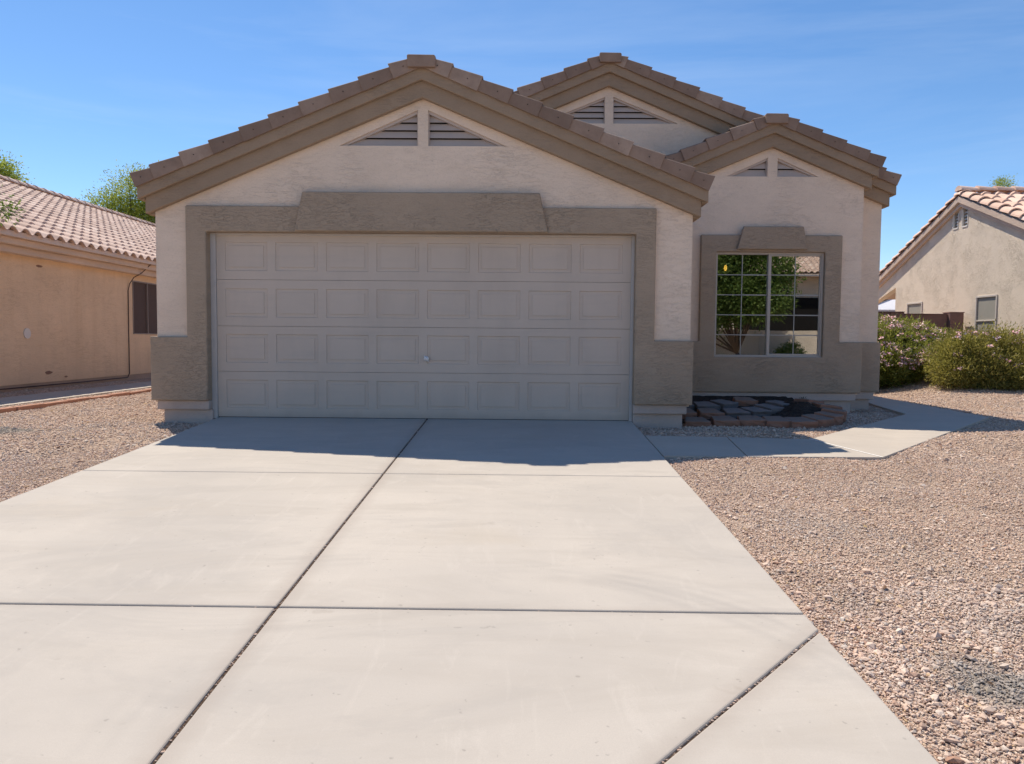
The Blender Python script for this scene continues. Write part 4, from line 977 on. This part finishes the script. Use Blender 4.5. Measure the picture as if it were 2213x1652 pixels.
for v in vents:
    ya, yb = v[0][0], v[1][0]; zb_, zt_ = v[0][1], min(v[2][1], v[3][1]); mb = MB()
    k = 5; g = (zt_-zb_)/k
    for i in range(k): mb.prism([(RX+.03, zb_+g*i), (RX+.075, zb_+g*(i+.72)), (RX+.085, zb_+g*(i+.72)), (RX+.04, zb_+g*i)], ya+.015, yb-.015, 'y')
    mb.box(RX-.012, RX+.03, ya-.0, ya+.015, zb_, zt_); mb.box(RX-.012, RX+.03, yb-.015, yb, zb_, zt_); mb.box(RX-.012, RX+.05, ya+.015, yb-.015, zb_-.02, zb_+.012)
    mb.box(RX+.10, RX+.11, ya, yb, zb_, zt_+.12, 1)
    mb.build("gable_vent", [SLATW, DARK], RH)
for (w4, split) in ((wins[0], 1.47), (wins[1], None)):
    ya, yb, z0, z1 = w4[0][0], w4[1][0], w4[0][1], w4[2][1]; mb = MB()
    mb.box(RX-.02, RX+.03, ya, ya+.04, z0, z1); mb.box(RX-.02, RX+.03, yb-.04, yb, z0, z1); mb.box(RX-.02, RX+.03, ya+.04, yb-.04, z1-.04, z1); mb.box(RX-.02, RX+.03, ya+.04, yb-.04, z0, z0+.04)
    if split: mb.box(RX-.016, RX+.03, ya+.04, yb-.04, split-.014, split+.014)
    wf = mb.build("window", FRAMEG, RH, bevel=.003, seg=1)
    mb = MB(); mb.box(RX+.008, RX+.016, ya+.04, yb-.04, z0+.04, z1-.04); mb.build("sun_screen", SCREENG, wf)
# raked bands under the verge
def rchev(dtop, dbot, h0, h1): return [(ye0-.1, rz(ye0-.1, dbot)), (ye0-.1, rz(ye0-.1, dtop)), (RY, RZ-dtop), (ye1+.1, rz(ye1+.1, dtop)), (ye1+.1, rz(ye1+.1, dbot)), (RY, RZ-dbot)]
mb = MB(); mb.prism(rchev(.17, .375, 0, 0), RX-.06, RX-.0005, 'x'); mb.build("lower_rake_band", RBAND, RH, bevel=.008)
mb = MB(); mb.prism(rchev(.13, .275, 0, 0), RX-.115, RX-.0605, 'x'); mb.build("upper_rake_band", RBAND, RH, bevel=.008)
XE = 30.0
mb = MB(); mb.box(RX+.18, XE, ye0, ye0+.18, 0, 2.4); mb.box(RX+.18, XE, 12.5, 12.66, 0, 2.5); mb.box(XE-.18, XE, ye0+.18, 12.5, 0, 3.0); mb.build("side_wall", RWALL, RH)
mb = MB(); mb.prism([(a_, b_) for a_, b_ in rchev(.12, .17, 0, 0)], RX-.05, XE, 'x'); mb.build("roof_deck", RBAND, RH)
for xp in (15.0, XE-1):
    mb = MB(); mb.box(xp, xp+.2, 14.4, 14.6, 0, 2.4); mb.build("porch_post", RWALL, RH)
rl = RY-ye0+.15
tile_roof("roof_tiles", (RX+.08, ye0-.15), (1, 0), (0, 1), XE-RX-.08, rl, RZ-.055-RP*rl, TILER, RH, w_=.33, row=.42, amp=.040, pitch=RP)
tile_roof("roof_tiles", (RX+.08, ye1+.15), (1, 0), (0, -1), XE-RX-.08, ye1-RY+.15, RZ-.055-RP*(ye1-RY+.15), TILER, RH, w_=.33, row=.42, amp=.040, pitch=RP)
def barrel_row(y_e, y_r, sgn):
    mb = MB(); L = abs(y_r-y_e); hyp = L*math.sqrt(1+RP*RP); step = .40; n = int(hyp/step); d = Vector((0, sgn, RP)).normalized(); side = Vector((1, 0, 0)); upv = Vector((0, -sgn*RP, 1)).normalized()
    st = Vector((RX+.0, y_e, RZ-.11-RP*L))
    for i in range(n+1):
        a = st+d*step*i; e = a+d*min(step+.06, hyp-step*i+.05); vs = []; K = 10
        for q, rr, dz_ in ((a, .158, .034), (e, .128, .0)):
            for k in range(K+1):
                t = math.pi*k/K*1.0-.12; vs.append(q+side*math.cos(t)*rr+upv*(math.sin(t)*rr*.85+dz_))
        for q, rr, dz_ in ((a, .134, .030), (e, .11, .0)):
            for k in range(K+1):
                t = math.pi*k/K*1.0-.12; vs.append(q+side*math.cos(t)*rr+upv*(math.sin(t)*rr*.85+dz_-.004))
        m = K+1; fs = [(k, k+1, k+1+m, k+m) for k in range(K)]+[(2*m+k, 3*m+k, 3*m+k+1, 2*m+k+1) for k in range(K)]+[(k, 2*m+k, 2*m+k+1, k+1) for k in range(K)]
        mb.add(vs, fs, 0, random.random())
    mb.build("verge_barrel_tiles", TILER, RH, smooth=False, attr=True)
barrel_row(ye0-.15, RY, 1); barrel_row(ye1+.15, RY, -1)
mb = MB(); ridge_caps(mb, (RX-.12, RY, RZ+.015), (XE, RY, RZ+.015), .13, .42); mb.build("ridge_caps", TILER, RH, attr=True)

# white canopy seen under the porch
CN = thing("garden_canopy", (13.2, 17.2, 0), "white canopy on a dark frame, seen under the porch of the cream house", "canopy")
mb = MB(); mb.add([(11.0, 16.0, 2.02), (15.4, 16.0, 2.02), (15.4, 18.4, 2.02), (11.0, 18.4, 2.02), (13.2, 17.2, 2.75), (11.0, 16.0, 1.85), (15.4, 16.0, 1.85), (15.4, 18.4, 1.85), (11.0, 18.4, 1.85)], [(0, 1, 4), (1, 2, 4), (2, 3, 4), (3, 0, 4), (0, 5, 6, 1), (1, 6, 7, 2), (2, 7, 8, 3), (3, 8, 5, 0)]); mb.build("canopy_fabric", WHITEF, CN)
for (x, y_) in ((11.03, 16.03), (15.37, 16.03), (15.37, 18.37), (11.03, 18.37)):
    mb = MB(); mb.tube([(x, y_, 0), (x, y_, 1.99)], .025, 8); mb.build("pole", DARK, CN)
mb = MB(); mb.tube([(11.0, 16.0, 2.045), (13.2, 17.2, 2.775)], .022, 6); mb.tube([(15.4, 16.0, 2.045), (13.2, 17.2, 2.775)], .022, 6); mb.build("frame_rod", DARK, CN)

# ------------------------------------------------------------------ trees
def tree(name, label, base, blobs, n, mat, ln, wd, seed, r0=.16, group=None, shell=.25, clump=24, cr=.16):
    t = thing(name, base, label, "tree", group); bx = Vector(base)
    cz = min(b_[2]-b_[5] for b_ in blobs); cx = sum(b_[0] for b_ in blobs)/len(blobs); cy = sum(b_[1] for b_ in blobs)/len(blobs)
    fork = Vector((bx.x*.6+cx*.4, bx.y*.6+cy*.4, max(base[2]+1.2, cz*.75+base[2]*.25)))
    mb = MB(); mb.tube([bx-Vector((0, 0, .1)), bx.lerp(fork, .5)+Vector((.08, .05, 0)), fork], [r0*1.25, r0, r0*.85], 10)
    for b_ in blobs:
        for _ in range(3):
            e = Vector(b_[:3])+Vector((random.uniform(-.6, .6)*b_[3], random.uniform(-.6, .6)*b_[4], random.uniform(-.1, .6)*b_[5])); m1 = fork.lerp(e, .5)+Vector((random.uniform(-.2, .2), random.uniform(-.2, .2), -.1))
            mb.tube([fork, m1, e], [r0*.55, r0*.3, r0*.07], 6)
    mb.build("trunk", BARK, t, smooth=True)
    v, f = leaves(blobs, n, ln, wd, 0.0, shell, seed=seed, clump=clump, cr=cr); numpy_mesh("crown", v, f, mat, t)
tree("mesquite_tree", "bright green open-crowned tree rising behind the orange house beside the tan roof", (-21.0, 33.5, 0), [(-21.2, 33.5, 8.6, 1.6, 1.5, 1.5, 2), (-22.6, 33.3, 7.6, 1.4, 1.4, 1.1, 1.4), (-20.2, 33.6, 7.4, 1.6, 1.4, 1.2, 1.6), (-21.4, 33.2, 7.0, 2.0, 1.5, 1.0, 1.2), (-19.6, 33.6, 9.0, 1.3, 1.2, 1.0, 1), (-24.2, 33.5, 7.1, .6, .8, .4, .3)], 30000, LEAF_M, .15, .05, 31, .2, shell=.25, cr=.24)
tree("ash_tree", "green tree crown showing above the orange roof at the left edge", (-26.8, 29.5, 0), [(-26.4, 29.5, 8.9, 1.1, 1.4, .9, 2), (-27.7, 29.5, 8.6, 1.4, 1.5, 1.3, 1.5), (-25.6, 29.4, 8.0, .7, 1.0, .5, 1), (-26.9, 29.6, 7.6, 1.6, 1.4, 1.0, 1)], 20000, LEAF_M, .15, .05, 37, .2, shell=.25, cr=.22)
tree("young_tree", "small tree at the left edge whose branch hangs over the orange house's roof edge", (-9.6, .55, -.06), [(-8.40, 2.9, 3.12, .20, .3, .20, .8), (-9.5, 1.2, 3.2, .7, .6, .5, 1.2), (-8.8, 2.1, 3.15, .45, .45, .3, 1), (-8.12, 3.15, 2.93, .05, .1, .10, .12)], 5200, LEAF_D, .075, .028, 41, .07, shell=.2, cr=.08, clump=16)
tree("palo_verde_tree", "feathery treetop peeking above the cream house's ridge, the left of two", (30.6, 41.0, 0), [(30.6, 41, 10.8, .55, .6, .65, 1), (30.4, 41, 9.6, .9, .8, .7, 1)], 4200, LEAF_M, .14, .035, 51, .12)
tree("palo_verde_tree", "feathery treetop at the right edge above the cream house's ridge", (33.2, 41.0, 0), [(32.9, 41, 11.1, .55, .6, .75, 1), (33.9, 41, 11.0, .7, .6, .8, 1), (33.2, 41, 9.7, 1.1, .8, .8, 1)], 6500, LEAF_M, .14, .035, 57, .12)

# ------------------------------------------------------------------ across the street (seen in the window glass)
mb = MB(); mb.add([(-120, -16.0, -.795), (120, -16.0, -.795), (120, -25, -.795), (-120, -25, -.795)], [(0, 3, 2, 1)]); o = mb.build("road", ASPH); tag(o, kind="structure", label="asphalt street in front of the house")
mb = MB(); mb.box(-120, 120, -15.9, -14.2, -.85, -.68); o = mb.build("pavement", CONC2, bevel=.01); tag(o, kind="structure", label="concrete pavement along the street")
OH = thing("street_house", (17.5, -34, -.77), "stucco house with tiled roof across the street, mirrored in the window", "house")
gzs = -.77
mb = MB(); mb.box(11.6, 30, -38, -30.0, gzs, 4.75); mb.build("house_wall", RWALL, OH)
mb = MB(); mb.box(12.2, 19.6, -30.0, -29.94, gzs, 3.45); mb.build("garage_opening", DARK, OH)
mb = MB(); mb.prism([(-39, 4.7), (-34, 7.35), (-29.0, 4.7), (-29.0, 4.6), (-39, 4.6)], 11.0, 30.4, 'x'); mb.build("roof_deck", RBAND, OH)
tile_roof("roof_tiles", (11.0, -29.0), (1, 0), (0, -1), 19.4, 5.0, 4.8, TILEL, OH, w_=.33, row=.42, amp=.04, pitch=.53)
GW = thing("garden_wall", (13, -25, -.77), "low tan garden wall across the street, mirrored in the window", "wall")
mb = MB(); mb.box(5.0, 22, -25.2, -25.0, gzs, 1.55); mb.build("wall_panel", RWALL, GW)
tree("ash_tree", "dense green tree across the street, mirrored in the window", (10.8, -22.5, gzs), [(9.3, -22.5, 3.2, 1.8, 1.6, 1.5, 2), (10.8, -22.5, 4.4, 1.9, 1.6, 1.4, 2), (8.2, -22.7, 2.6, 1.4, 1.5, 1.3, 1.5), (10.6, -22.0, 2.9, 1.7, 1.2, 1.0, 1.4), (8.6, -22.2, 4.6, 1.6, 1.5, 1.3, 1.5), (7.4, -23.5, 2.0, 1.6, 1.2, 1.4, 1), (9.6, -22.4, 5.6, 1.8, 1.4, 1.2, 1)], 60000, LEAF_D, .17, .075, 61, .10, shell=.4, cr=.2)
bt = thing("round_shrub", (13.1, -23.8, gzs), "round green shrub by the garden wall across the street", "shrub")
v, f = leaves([(13.1, -23.8, .0, .7, .7, .85, 1)], 7000, .09, .04, .2, .6, seed=71, clump=12, cr=.08); numpy_mesh("foliage", v, f, LEAF_D, bt)
stems("stem", (13.1, -23.8, gzs), [(13.0, -23.8, 0), (13.2, -23.8, .1)], .03, bt)
